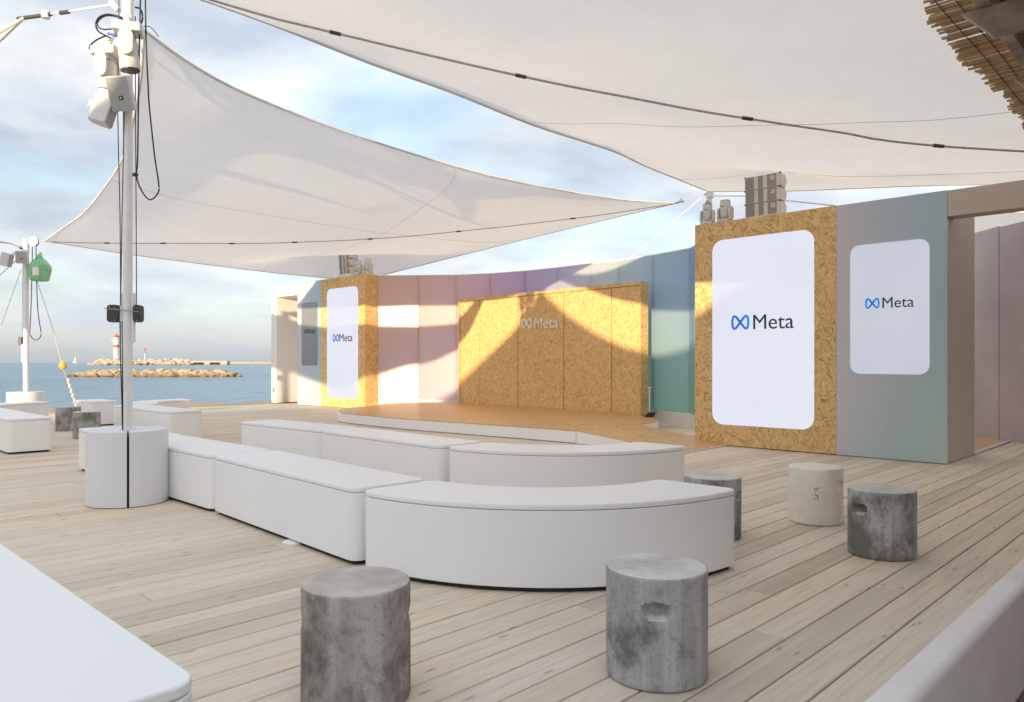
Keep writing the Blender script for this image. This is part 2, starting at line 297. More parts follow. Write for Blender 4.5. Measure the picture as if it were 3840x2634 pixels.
def rock_mat(name, dry, wet, zw):
    m, nt, b = new_mat(name); p = pos_co(nt); s = nd(nt, 'ShaderNodeSeparateXYZ', {0: p})
    n = noise(nt, p, 0.9, 6, 0.7); rnd = nd(nt, 'ShaderNodeObjectInfo').outputs['Random']
    d = mixc(nt, ramp(nt, n.outputs[0], [(0.3, 0.6), (0.6, 0.0)]), dry, tuple(x*0.5 for x in dry))
    d = mixc(nt, mth(nt, 'MULTIPLY', rnd, 0.4), d, tuple(x*0.6 for x in dry))
    h = mth(nt, 'ADD', s.outputs[2], mth(nt, 'MULTIPLY', n.outputs[0], 0.6))
    nt.links.new(mixc(nt, ramp(nt, mth(nt, 'DIVIDE', mth(nt, 'SUBTRACT', h, -1.6), zw), [(0.0, 0.0), (0.9, 1.0)]), wet, d), b.inputs['Base Color'])
    b.inputs['Roughness'].default_value = 0.85; bump(nt, b, n.outputs[0], 0.6, 0.3); return m
M['rock'] = rock_mat('wet_breakwater_rock', (0.52, 0.42, 0.29), (0.20, 0.095, 0.015), 1.3)
M['rock_pale'] = rock_mat('pale_breakwater_rock', (0.55, 0.48, 0.38), (0.30, 0.20, 0.08), 2.2)
def terrace_mat():
    m, nt, b = new_mat('brown_terrace_tile'); p = pos_co(nt); n = noise(nt, p, 7, 5, 0.7)
    nt.links.new(ramp(nt, n.outputs[0], [(0.35, (0.16, 0.085, 0.055)), (0.65, (0.27, 0.15, 0.10))]), b.inputs['Base Color']); b.inputs['Roughness'].default_value = 0.6; return m
M['terrace'] = terrace_mat()
def kerb_mat():
    m, nt, b = new_mat('white_painted_masonry'); p = pos_co(nt)
    n = noise(nt, p, 3.0, 5, 0.6); sp = noise(nt, vmap(nt, p, (9, 60, 30)), 1.0, 3, 0.6)
    base = ramp(nt, n.outputs[0], [(0.35, (0.82, 0.79, 0.775)), (0.65, (0.88, 0.865, 0.855))])
    nt.links.new(mixc(nt, ramp(nt, sp.outputs[0], [(0.74, 0.0), (0.80, 0.6)]), base, (0.30, 0.22, 0.20)), b.inputs['Base Color'])
    b.inputs['Roughness'].default_value = 0.6; bump(nt, b, noise(nt, p, 70, 4).outputs[0], 0.12, 0.004); return m
M['kerb'] = kerb_mat()
def bag_mat():
    m, nt, b = new_mat('green_translucent_plastic'); co = obj_co(nt); n = noise(nt, co, 9, 4, 0.6)
    nt.links.new(ramp(nt, n.outputs[0], [(0.3, (0.16, 0.58, 0.24)), (0.7, (0.42, 0.80, 0.46))]), b.inputs['Base Color'])
    b.inputs['Roughness'].default_value = 0.35; b.inputs['Transmission Weight'].default_value = 0.25; bump(nt, b, n.outputs[0], 0.5, 0.03); return m
M['bag'] = bag_mat()

# ------------------------------------------------------------------ mesh helpers
class MB:
    def __init__(s): s.v = []; s.f = []
    def add(s, vs, fs):
        k = len(s.v); s.v += [tuple(p) for p in vs]; s.f += [tuple(i+k for i in f) for f in fs]; return s
    def box(s, a, b, mat=None):
        (x0, y0, z0), (x1, y1, z1) = a, b
        vs = [Vector(p) for p in ((x0,y0,z0),(x1,y0,z0),(x1,y1,z0),(x0,y1,z0),(x0,y0,z1),(x1,y0,z1),(x1,y1,z1),(x0,y1,z1))]
        if mat is not None: vs = [mat @ p for p in vs]
        return s.add(vs, [(0,3,2,1),(4,5,6,7),(0,1,5,4),(1,2,6,5),(2,3,7,6),(3,0,4,7)])
    def prism(s, poly, z0, z1, mat=None):
        n = len(poly); vs = [Vector((p[0], p[1], z0)) for p in poly]+[Vector((p[0], p[1], z1)) for p in poly]
        if mat is not None: vs = [mat @ p for p in vs]
        return s.add(vs, [tuple(reversed(range(n))), tuple(range(n, 2*n))]+[(i, (i+1) % n, n+(i+1) % n, n+i) for i in range(n)])
    def cyl(s, p0, p1, r0, r1=None, n=16):
        r1 = r0 if r1 is None else r1; p0 = Vector(p0); p1 = Vector(p1); q = (p1-p0).to_track_quat('Z', 'Y')
        vs = [p0+q @ Vector((math.cos(2*math.pi*i/n)*r0, math.sin(2*math.pi*i/n)*r0, 0)) for i in range(n)]
        vs += [p1+q @ Vector((math.cos(2*math.pi*i/n)*r1, math.sin(2*math.pi*i/n)*r1, 0)) for i in range(n)]
        return s.add(vs, [tuple(reversed(range(n))), tuple(range(n, 2*n))]+[(i, (i+1) % n, n+(i+1) % n, n+i) for i in range(n)])
    def tube(s, pts, r, n=8, smooth=0):
        P = [Vector(p) for p in pts]
        if smooth: P = spline(P, smooth)
        rings = []
        for i, p in enumerate(P):
            t = (P[min(i+1, len(P)-1)]-P[max(i-1, 0)])
            q = t.to_track_quat('Z', 'Y')
            rings.append([p+q @ Vector((math.cos(2*math.pi*k/n)*r, math.sin(2*math.pi*k/n)*r, 0)) for k in range(n)])
        vs = [p for g in rings for p in g]; m = len(P)
        fs = [(i*n+k, i*n+(k+1) % n, (i+1)*n+(k+1) % n, (i+1)*n+k) for i in range(m-1) for k in range(n)]
        return s.add(vs, fs+[tuple(reversed(range(n))), tuple(range((m-1)*n, m*n))])
    def lathe(s, prof, n=32, mat=None):
        vs = []; m = len(prof)
        for r, z in prof: vs += [Vector((math.cos(2*math.pi*k/n)*r, math.sin(2*math.pi*k/n)*r, z)) for k in range(n)]
        if mat is not None: vs = [mat @ p for p in vs]
        fs = [(i*n+k, i*n+(k+1) % n, (i+1)*n+(k+1) % n, (i+1)*n+k) for i in range(m-1) for k in range(n)]
        return s.add(vs, fs+[tuple(reversed(range(n))), tuple(range((m-1)*n, m*n))])
    def mesh(s, name, mat, smooth=None):
        me = bpy.data.meshes.new(name); me.from_pydata(s.v, [], s.f); me.update()
        if mat is not None: me.materials.append(mat)
        if smooth:
            me.polygons.foreach_set('use_smooth', [True]*len(me.polygons)); me.set_sharp_from_angle(angle=R(smooth))
        return me
    def build(s, name, mat, parent=None, smooth=None, bev=0, seg=2, loc=None):
        return put(name, s.mesh(name, mat, smooth), parent, bev, seg, loc)
def put(name, me, parent=None, bev=0, seg=2, loc=None, rot=None):
    o = bpy.data.objects.new(name, me); COL.objects.link(o)
    if parent is not None: o.parent = parent
    if loc is not None: o.location = loc
    if rot is not None: o.rotation_euler = rot
    if bev:
        b = o.modifiers.new('bevel', 'BEVEL'); b.width = bev; b.segments = seg; b.limit_method = 'ANGLE'; b.angle_limit = R(40); b.harden_normals = True
    return o
def spline(P, k):
    out = []; n = len(P)
    for i in range(n-1):
        a, b, c, d = P[max(i-1, 0)], P[i], P[i+1], P[min(i+2, n-1)]
        for j in range(k):
            t = j/k; out.append(0.5*((2*b)+(c-a)*t+(2*a-5*b+4*c-d)*t*t+(3*b-a-3*c+d)*t**3))
    out.append(P[-1]); return out
def tag(o, label=None, cat=None, group=None, kind=None):
    if label: o['label'] = label
    if cat: o['category'] = cat
    if group: o['group'] = group
    if kind: o['kind'] = kind
    return o
def thing(name, label, cat, loc=(0, 0, 0), rz=0, group=None, rot=None):
    o = bpy.data.objects.new(name, None); COL.objects.link(o); o.location = loc; o.rotation_euler = rot if rot else (0, 0, rz); o.empty_display_size = 0.1
    return tag(o, label, cat, group)
def copy_tree(o, parent=None):
    c = o.copy(); COL.objects.link(c); c.parent = parent
    for ch in list(o.children): copy_tree(ch, c)
    return c
def rrect(x0, y0, x1, y1, r, n=6):
    out = []
    for cx, cy, a in ((x1-r, y0+r, -90), (x1-r, y1-r, 0), (x0+r, y1-r, 90), (x0+r, y0+r, 180)):
        out += [(cx+r*math.cos(R(a+90*i/n)), cy+r*math.sin(R(a+90*i/n))) for i in range(n+1)]
    return out

# ------------------------------------------------------------------ ground, sea, terrace
def strip_mesh(name, prof, x0, x1, mat, step=None):
    mb = MB(); n = len(prof)
    mb.add([(x0, y, z) for y, z in prof]+[(x1, y, z) for y, z in prof], [(i, i+1, n+i+1, n+i) for i in range(n-1)]); return mb.build(name, mat)
mb = MB(); xs = [-400, -60]+[-20+i*0.5 for i in range(161)]+[90, 400]; prof = [(-300, -0.62), (-20, -0.62), (20.75, -0.62), (20.86, -0.10), (21.3, 0.0), (21.9, 0.02), (22.6, -0.10), (25, -0.7), (30, -1.7), (45, -4), (90, -9)]
vs = []
for x in xs:
    for j, (y, z) in enumerate(prof):
        zz = z+(0.10*mnoise.noise((x*0.6, y*0.8, 3.1))+0.06*mnoise.noise((x*2.1, y*2, 0.4)) if 3 < j < 8 else 0)
        vs.append((x, y+(0.35*mnoise.noise((x*0.3, y, 1.7)) if j > 4 else 0), zz))
k = len(prof); mb.add(vs, [(i*k+j, (i+1)*k+j, (i+1)*k+j+1, i*k+j+1) for i in range(len(xs)-1) for j in range(k-1)])
tag(mb.build('beach', M['sand'], smooth=60), kind='structure')
mb = MB(); n = 96; rr = 2800
mb.add([(0, 0, -1.75)]+[(rr*math.cos(2*math.pi*i/n), rr*math.sin(2*math.pi*i/n), -1.75) for i in range(n)], [(0, i+1, (i+1) % n+1) for i in range(n)])
tag(mb.build('sea', M['sea']), kind='structure')
mb = MB(); mb.box((-9, -14, -0.60), (14, 0.835, -0.52)); tag(mb.build('terrace_floor', M['terrace']), kind='structure')
# white masonry kerb that holds the edge of the deck
mb = MB(); pr = [(0.985, -0.58), (0.985, 0.012), (0.975, 0.020)]+[(0.893+0.038*math.cos(R(a)), -0.018+0.038*math.sin(R(a))) for a in range(90, 181, 15)]+[(0.848, -0.50), (0.848, -0.58)]
m2 = Matrix(((0, 0, 1, 0), (1, 0, 0, 0), (0, 1, 0, 0), (0, 0, 0, 1)))
mb.prism(pr, -6, 12, m2); w = mb.build('low_wall', M['kerb'], smooth=35)
tag(w, 'low white painted masonry kerb wall along the edge of the deck', 'wall')

# ------------------------------------------------------------------ deck of boards
PITCH, BW = 0.1635, 0.1555
deck = tag(MB().box((-4, 0.99, -0.50), (15.5, 20.74, -0.075)).build('deck', M['dark']), kind='structure')
lens = (3.6, 4.2, 4.8, 5.4)
def plank_mesh(L):
    c = 0.004; z = 0.0; y0, y1 = 0.0, BW; mb = MB(); pr = [(y0, -0.03), (y1, -0.03), (y1, z-c), (y1-c, z), (y0+c, z), (y0, z-c)]
    mb.prism(pr, 0, L-0.004, m2); return mb.mesh('plank', M['plank'])
pm = {L: plank_mesh(L) for L in lens}
rows = int((20.73-0.99)/PITCH); NEAR = 49; rp = random.Random(11); far = MB()
for r in range(rows):
    y = 0.99+r*PITCH; x = -4.0-rp.random()*2.0
    x = max(x, -6)
    while x < 14.6:
        L = rp.choice(lens)
        if r < NEAR:
            if x+L > -1.2+0.0*r: 
                o = put('plank', pm[L], deck, loc=(x, y, rp.uniform(-0.0012, 0.0012)))
        else:
            far.box((x, y, -0.03), (x+L-0.004, y+BW, rp.uniform(-0.0012, 0.0012)))
        x += L
fo = far.build('far_planks', M['plank_far'], deck); fo['kind'] = 'stuff'

# ------------------------------------------------------------------ benches
BH = 0.48
def bench_from_outline(name, outline, inset_outline, label, group, loc=(0, 0, 0), rz=0):
    t = thing(name, label, 'bench', loc, rz, group)
    MB().prism(outline, 0.028, BH-0.036).build('body', M['white'], t, smooth=35, bev=0.006)
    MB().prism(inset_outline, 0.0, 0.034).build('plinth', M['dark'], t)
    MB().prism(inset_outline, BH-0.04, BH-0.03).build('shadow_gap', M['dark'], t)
    MB().prism(outline, BH-0.033, BH).build('lid', M['white'], t, smooth=35, bev=0.010, seg=3)
    return t
def straight(x0, x1, y0, y1, label, rz=0, group='white straight benches'):
    cx, cy = (x0+x1)/2, (y0+y1)/2; a, b = (x1-x0)/2, (y1-y0)/2
    return bench_from_outline('straight_bench', rrect(-a, -b, a, b, 0.075), rrect(-a+.03, -b+.03, a-.03, b-.03, 0.05), label, group, (cx, cy, 0), rz)
def annulus(r0, r1, a0, a1, rc, n=28):
    """ring sector with rounded corners"""
    out = []
    def arc(r, s, e, m): return [(r*math.cos(s+(e-s)*i/m), r*math.sin(s+(e-s)*i/m)) for i in range(m+1)]
    do, di = rc/r1, rc/r0
    out += arc(r1, a0+do*1.0, a1-do*1.0, n)
    def corner(p, q, c):
        return [tuple((1-t)**2*p[k]+2*t*(1-t)*c[k]+t*t*q[k] for k in (0, 1)) for t in (0.2, 0.4, 0.6, 0.8)]
    P = lambda r, a: (r*math.cos(a), r*math.sin(a))
    out += corner(P(r1, a1-do), P(r1-rc, a1), P(r1, a1))+[P(r1-rc, a1), P(r0+rc, a1)]
    out += corner(P(r0+rc, a1), P(r0, a1-di), P(r0, a1)) + arc(r0, a1-di, a0+di, n)
    out += corner(P(r0, a0+di), P(r0+rc, a0), P(r0, a0))+[P(r0+rc, a0), P(r1-rc, a0)]
    out += corner(P(r1-rc, a0), P(r1, a0+do), P(r1, a0))
    return out
def curved(cx, cy, a0, a1, label, r0=1.02, r1=1.565, group='white curved benches'):
    return bench_from_outline('curved_bench', annulus(r0, r1, R(a0), R(a1), 0.085), annulus(r0+.03, r1-.03, R(a0)+.02, R(a1)-.02, 0.05), label, group, (cx, cy, 0))
curved(4.20, 3.775, 179.2, 271.4, 'white curved bench nearest the two grey concrete stools, ending the front row', 1.02, 1.585)
straight(2.68, 3.23, 3.86, 6.08, 'long white straight bench joined to the front curved bench, with a small disc under it', R(-3.1))
straight(2.735, 3.285, 6.115, 7.98, 'white straight bench partly hidden behind the round mast cover')
straight(2.755, 3.30, 8.01, 9.66, 'white bench whose end peeks out behind the round mast cover')
curved(6.06, 5.20, 180.5, 270, 'white curved bench of the second row, right in front of the ramp')
straight(4.54, 5.08, 5.28, 7.44, 'white straight bench in the middle of the second row before the stage', R(-2.2))
straight(4.56, 5.10, 7.48, 9.27, 'white straight bench ending the second row, sunlit at its free end', R(2.5))
straight(0.25, 0.79, 1.81, 3.98, 'white bench in the near corner of the deck showing only its lid')
straight(2.55, 3.09, 11.88, 13.55, 'white bench with a rounded end beside the two distant concrete stools')
straight(2.57, 3.11, 13.58, 15.28, 'white bench behind the rounded bench end, at the deck edge by the sea')
curved(4.19, 15.32, 90, 179.5, 'white curved bench around the distant pair of concrete stools')
straight(4.64, 5.19, 11.87, 14.30, 'large white bench behind the mast, half in sun, with a rounded end')
curved(6.50, 14.35, 90, 179.5, 'far white curved bench with sunlit inner face against the sea')
straight(4.78, 5.26, 15.95, 16.9, 'short white bench block with a sun patch beside the distant stools')
tag(MB().lathe([(0.0, 0), (0.085, 0), (0.085, 0.008), (0.07, 0.014), (0.0, 0.014)], 32).build('base_disc', M['white'], smooth=40, loc=(2.70, 4.70, 0.002)), 'small flat white disc on the boards under the long front bench', 'disc')

# ------------------------------------------------------------------ concrete stools with hand holds
def stool_mesh(name, mat, Rr, H, rec=((0.0, 0.30, 1.0),), seam=None, seed=0):
    nA, nZ = 112, 44; mb = MB(); rg = random.Random(seed); sx = rg.uniform(0, 50)
    prof = [(0, 0), (Rr-0.012, 0), (Rr-0.003, 0.004), (Rr, 0.012)]+[(Rr, 0.012+(H-0.024)*i/nZ) for i in range(1, nZ)]+[(Rr, H-0.012), (Rr-0.002, H-0.005), (Rr-0.008, H-0.001), (Rr-0.016, H)]+[(Rr*(1-q)-0.016, H-0.004*q) for q in (0.2, 0.5, 0.75)]+[(0.002, H-0.004)]
    vs = []
    for r, z in prof:
        for k in range(nA):
            a = 2*math.pi*k/nA; rr = r
            if r > Rr*0.9 and 0.01 < z < H-0.01:
                rr += 0.0016*mnoise.noise((math.cos(a)*3+sx, math.sin(a)*3, z*5))
                for a0, z0, dp in rec:
                    da = (a-a0+math.pi) % (2*math.pi)-math.pi; e = (abs(da*Rr/0.052)**2.6+abs((z-z0)/0.031)**2.6)
                    if e < 1.6: rr -= dp*0.058*max(0.0, min(1.0, (1.25-e)/0.75))*(0.75+0.25*max(-1, min(1, (z-z0)/0.03)))
                if seam is not None:
                    da = (a-seam+math.pi) % (2*math.pi)-math.pi
                    if abs(da) < 0.03: rr -= 0.0025
            if z > H-0.013: rr += 0.001*mnoise.noise((math.cos(a)*6+sx, math.sin(a)*6, 2))
            vs.append((rr*math.cos(a), rr*math.sin(a), z))
    m = len(prof); fs = [(i*nA+k, i*nA+(k+1) % nA, (i+1)*nA+(k+1) % nA, (i+1)*nA+k) for i in range(m-1) for k in range(nA)]
    mb.add(vs, fs+[tuple(range((m-1)*nA, m*nA))]); return mb.mesh(name, mat, 50)
def to_cam(x, y): return math.atan2(-y, -x)
def stool(x, y, off, mat, label, H=0.432, Rr=0.201, seam=None, z0=0.305, both=True, seed=0, group=None, dz=1.0):
    a = to_cam(x, y)+off; rec = [(a, z0, dz)]+([(a+math.pi, z0, dz)] if both else [])
    o = put('concrete_stool', stool_mesh('concrete_stool', M[mat], Rr, H, rec, None if seam is None else to_cam(x, y)+seam, seed), loc=(x, y, 0.001))
    return tag(o, label, 'stool', group or 'round concrete stools')
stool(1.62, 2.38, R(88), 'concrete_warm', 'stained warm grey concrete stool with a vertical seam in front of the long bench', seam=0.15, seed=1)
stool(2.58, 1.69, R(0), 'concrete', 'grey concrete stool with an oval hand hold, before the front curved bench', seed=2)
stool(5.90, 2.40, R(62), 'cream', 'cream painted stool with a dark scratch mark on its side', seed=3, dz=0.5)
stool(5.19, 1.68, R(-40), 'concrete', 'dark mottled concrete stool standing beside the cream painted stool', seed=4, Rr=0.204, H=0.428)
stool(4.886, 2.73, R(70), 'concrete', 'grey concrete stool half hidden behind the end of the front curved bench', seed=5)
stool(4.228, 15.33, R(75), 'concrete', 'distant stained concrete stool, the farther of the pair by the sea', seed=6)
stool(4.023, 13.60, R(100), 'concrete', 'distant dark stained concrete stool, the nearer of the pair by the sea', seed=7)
# scratch mark on the cream stool: thin flakes of missing paint, a child of that stool
cs = [o for o in bpy.data.objects if o.name.startswith('concrete_stool') and 'cream' in o['label']][0]
mb = MB(); a0 = to_cam(5.90, 2.40)+0.02; rs = random.Random(5)
for i in range(16):
    t = i/15; aa = a0+0.16*(rs.random()-0.5)*(1 if i % 3 else 1.6); zz = 0.20+0.10*rs.random(); h = rs.uniform(0.006, 0.022); wd = rs.uniform(0.008, 0.02)
    r = 0.2015; pts = [(aa-wd, zz), (aa+wd, zz+rs.uniform(-.006, .006)), (aa+wd*0.4, zz+h), (aa-wd*0.5, zz+h*0.8)]
    mb.add([(r*math.cos(p), r*math.sin(p), q) for p, q in pts]+[(0.196*math.cos(p), 0.196*math.sin(p), q) for p, q in pts], [(0, 1, 2, 3), (0, 4, 5, 1), (1, 5, 6, 2), (2, 6, 7, 3), (3, 7, 4, 0)])
mb.build('scratch', M['dark'], cs)

# ------------------------------------------------------------------ emblem and lettering
FACE = Matrix(((0, 0, -1), (-1, 0, 0), (0, 1, 0)))     # local x -> -y (reading direction), local y -> up, local z -> towards the audience
def emblem_mesh(name, mat, stroke=0.135, depth=0.02):
    """two-lobed loop, unit width, height about 0.66"""
    n = 120; P = []
    for i in range(n):
        t = 2*math.pi*i/n; x = math.cos(t); y = math.sin(2*t)
        x = math.copysign(abs(x)**0.92, x)
        P.append(Vector((0.5*x*(1-stroke), 0.33*y*(1-stroke)+0.03*(1 if False else 0)*x, 0)))
    vs = []; fs = []
    for i in range(n):
        tg = (P[(i+1) % n]-P[i-1]).normalized(); nn = Vector((-tg.y, tg.x, 0)); w = stroke*0.5*(0.82+0.18*abs(nn.x))
        zo = 0.002*math.sin(2*math.pi*i/n)
        vs += [P[i]+nn*w*0.9+Vector((0, 0, depth+zo)), P[i]-nn*w*0.9+Vector((0, 0, depth+zo)), P[i]-nn*w*0.9, P[i]+nn*w*0.9]
    for i in range(n):
        a, b = i*4, ((i+1) % n)*4
        fs += [(a+k, a+(k+1) % 4, b+(k+1) % 4, b+k) for k in range(4)]
    mb = MB(); mb.add(vs, fs); me = mb.mesh(name, mat)
    bm = bmesh.new(); bm.from_mesh(me); bmesh.ops.recalc_face_normals(bm, faces=bm.faces); bm.to_mesh(me); bm.free(); return me
def text_mesh(name, body, mat, bold=0.0):
    cu = bpy.data.curves.new(name, 'FONT'); cu.body = body; cu.size = 1.0; cu.extrude = 0.02; cu.offset = bold
    o = bpy.data.objects.new(name, cu); COL.objects.link(o)
    dg = bpy.context.evaluated_depsgraph_get(); me = bpy.data.meshes.new_from_object(o.evaluated_get(dg)); bpy.data.objects.remove(o)
    xs = [v.co.x for v in me.vertices]; ys = [v.co.y for v in me.vertices]; x0, x1, y0, y1 = min(xs), max(xs), min(ys), max(ys)
    for v in me.vertices: v.co.x = (v.co.x-x0)/(x1-x0)-0.5; v.co.y = (v.co.y-y0)/(y1-y0)-0.5
    me.materials.clear(); me.materials.append(mat); me.name = name; return me
def place_mark(me, name, parent, origin, frame, y0, y1, z0, z1, dz):
    """fit a unit mark between y0 (reading start) and y1, z0..z1, on a wall with the given frame"""
    bb = [v.co for v in me.vertices]; h = max(p.y for p in bb)-min(p.y for p in bb)
    o = put(name, me, parent); c = origin((y0+y1)/2, (z0+z1)/2, dz)
    o.matrix_local = Matrix.Translation(c) @ frame.to_4x4() @ Matrix.Diagonal((abs(y1-y0), (z1-z0)/h, 0.2, 1)); return o
EMB = lambda mat: emblem_mesh('loop_emblem', mat); TXT = lambda mat: text_mesh('lettering', 'Meta', mat)

# ------------------------------------------------------------------ screen towers and gradient walls
def tower(x0, y0, y1, depth, H, label, scr, marks):
    t = thing('screen_tower', label, 'tower', (x0, 0, 0))
    MB().box((0, y0, 0.012), (depth, y1, H)).build('board_box', M['osb'], t, bev=0.002)
    sy0, sy1, sz0, sz1, r, d = scr
    fm = Matrix(((0, 0, -1, 0), (1, 0, 0, 0), (0, 1, 0, 0), (0, 0, 0, 1)))
    s = MB().prism(rrect(sy0, sz0, sy1, sz1, r, 10), -0.012, 0.008, fm).build('display', M['led'], t)
    e0, e1, t0, t1, z0, z1, zz0, zz1 = marks
    og = lambda y, z, dz: Vector((-dz, y, z))
    place_mark(EMB(M['logo_blue']), 'loop_emblem', s, og, FACE, e0, e1, z0, z1, 0.0085); place_mark(TXT(M['logo_dark']), 'lettering', s, og, FACE, t0, t1, zz0, zz1, 0.0095)
    return t
tower(10.23, 3.886, 6.01, 1.36, 3.335, 'tall strand board box with a large lit display, beside the blue grey gradient wall', (4.18, 5.71, 0.317, 3.06, 0.17, 0), (5.402, 5.113, 5.056, 4.459, 1.717, 1.93, 1.714, 1.925))
tower(11.40, 16.35, 18.452, 0.42, 3.53, 'strand board box with a lit display, standing next to the white portal by the sea', (16.666, 18.149, 0.266, 3.245, 0.17, 0), (17.856, 17.556, 17.53, 16.911, 1.79, 2.0, 1.793, 1.995))
def film_panel(name, parent, x, y0, y1, z0, z1, th):
    me = MB().box((0, 0, 0), (1, 1, 1)).mesh(name, M['film']); o = put(name, me, parent); o.location = (x, y0, z0); o.scale = (th, y1-y0, z1-z0); return o
def display(parent, x, sc, mat, r):
    fm = Matrix(((0, 0, -1, x), (1, 0, 0, 0), (0, 1, 0, 0), (0, 0, 0, 1)))
    return MB().prism(rrect(sc[0], sc[2], sc[1], sc[3], r, 10), -0.012, 0.008, fm).build('display', mat, parent)
g = thing('gradient_portal', 'blue grey gradient wall with a small lit display and a doorway under a beige beam', 'portal', (0, 0, 0))
film_panel('film_panel', g, 10.232, 2.565, 3.884, 0.010, 3.33, 0.05)
MB().box((10.284, 2.567, 0.010), (11.55, 2.62, 3.325)).build('side_panel', M['beige'], g)
MB().box((10.234, -3.2, 3.01), (10.50, 2.563, 3.326)).build('header_beam', M['beige'], g, bev=0.004)
MB().box((11.5, 2.63, 0.010), (11.55, 3.88, 3.32)).build('back_panel', M['beige'], g)
MB().box((11.56, 2.56, 0.004), (14.0, 2.62, 0.03)).build('threshold', M['plastic_grey'], g)
MB().box((11.56, 2.63, 0.006), (15.2, 5.2, 0.025)).build('board_floor', M['osb_floor'], g)
s = display(g, 10.23, (2.757, 3.70, 1.09, 2.77), M['lcd'], 0.12)
og = lambda y, z, dz: Vector((10.23-dz, y, z))
place_mark(EMB(M['logo_blue']), 'loop_emblem', s, og, FACE, 3.513, 3.333, 1.934, 2.071, 0.0085); place_mark(TXT(M['logo_dark']), 'lettering', s, og, FACE, 3.30, 2.93, 1.934, 2.07, 0.0095)
# slanted inner wall seen through the doorway: two panels with a joint
iw = thing('inner_wall', 'plain mauve inner wall of two panels seen through the open doorway', 'wall')
def slant(name, a, b, z0, z1, th, mat, parent):
    a = Vector(a); b = Vector(b); d = (b-a).normalized(); nrm = Vector((d.y, -d.x)); p = [a, b, b-nrm*th, a-nrm*th]
    return MB().prism([tuple(q) for q in p], z0, z1).build(name, mat, parent)
M['mauve'] = plain('mauve_panel', (0.50, 0.43, 0.46), 0.5, var=0.12, scale=0.7)
slant('panel', (12.4, 1.05), (13.84, 2.70), 0.01, 3.36, 0.04, M['mauve'], iw); slant('panel', (13.855, 2.717), (14.95, 3.75), 0.01, 3.38, 0.04, M['mauve'], iw)
g = thing('white_portal', 'white portal with a deep open doorway and a dim grey display by the sea', 'portal', (0, 0, 0))
X = 11.40; HT = 3.53
film_panel('film_panel', g, X+0.002, 18.456, 19.728, 0.010, HT, 0.05)
MB().box((X, 20.93, 0.010), (X+1.9, 21.253, HT)).build('jamb', M['white_warm'], g)
MB().box((X+0.001, 19.73, 3.195), (X+1.9, 20.928, HT-0.001)).build('header', M['white_warm'], g)
MB().box((X+0.06, 18.47, 0.010), (X+1.9, 19.727, HT-0.002)).build('side_block', M['white_warm'], g)
s = display(g, X, (18.655, 19.485, 1.143, 2.935), M['lcd_off'], 0.10)
og = lambda y, z, dz: Vector((X-dz, y, z))
place_mark(EMB(M['logo_dim']), 'loop_emblem', s, og, FACE, 19.338, 19.14, 2.05, 2.185, 0.0085); place_mark(TXT(M['logo_dim']), 'lettering', s, og, FACE, 19.11, 18.745, 2.05, 2.18, 0.0095)

# ------------------------------------------------------------------ curved wall of coloured ribbed sheets
KN = [(11.80, 16.33, 3.50), (12.46, 15.46, 3.49), (12.96, 14.55, 3.47), (13.22, 13.55, 3.45), (13.31, 12.45, 3.43), (13.31, 11.40, 3.42), (13.23, 10.38, 3.41), (13.11, 9.50, 3.40), (12.93, 8.55, 3.39), (12.63, 7.52, 3.39), (12.38, 7.26, 3.39)]
pw = thing('curved_sheet_wall', 'curved wall of translucent ribbed sheets fading from salmon and purple to blue and green', 'wall', (0, 0, 0))
for i in range(len(KN)-1):
    a, b = Vector(KN[i][:2]), Vector(KN[i+1][:2]); d = b-a; L = d.length; zt0, zt1 = KN[i][2], KN[i+1][2]; zb = 0.27
    vs = [(0.004, 0, zb), (L-0.004, 0, zb), (L-0.004, 0, zt1), (0.004, 0, zt0)]; th = -0.016
    mb = MB(); mb.add(vs+[(x, th, z) for x, y, z in vs], [(0, 1, 2, 3), (7, 6, 5, 4), (0, 4, 5, 1), (1, 5, 6, 2), (2, 6, 7, 3), (3, 7, 4, 0)])
    o = mb.build('sheet', M['poly'], pw); o.location = (a.x, a.y, 0); o.rotation_euler = (0, 0, math.atan2(d.y, d.x))
    mb = MB(); mb.box((0.0, 0.012, 0.012), (L, 0.035, 0.262)); o = mb.build('skirting', M['white_warm'], pw); o.location = (a.x, a.y, 0); o.rotation_euler = (0, 0, math.atan2(d.y, d.x))
    nz = Vector((d.y, -d.x)).normalized()      # away from the stage or towards it; posts stand behind the sheet
    back = nz if nz.x > 0 else -nz
    if i: MB().box((-0.03, -0.03, 0.01), (0.03, 0.03, zt0-0.01)).build('post', M['plastic'], pw, loc=(a.x+back.x*0.06, a.y+back.y*0.06, 0))
MB().tube([(x+0.0, y, z+0.012) for x, y, z in KN], 0.016, 6).build('top_rail', M['pole'], pw, smooth=40)

# ------------------------------------------------------------------ backdrop board wall with white sign
A = Vector((12.65, 14.12)); Bv = Vector((12.32, 8.44)); ang = math.atan2(Bv.y-A.y, Bv.x-A.x)
bw = thing('backdrop_wall', 'strand board backdrop wall with white emblem and lettering, streaked by sunlight', 'wall', (A.x, A.y, 0.2), ang)
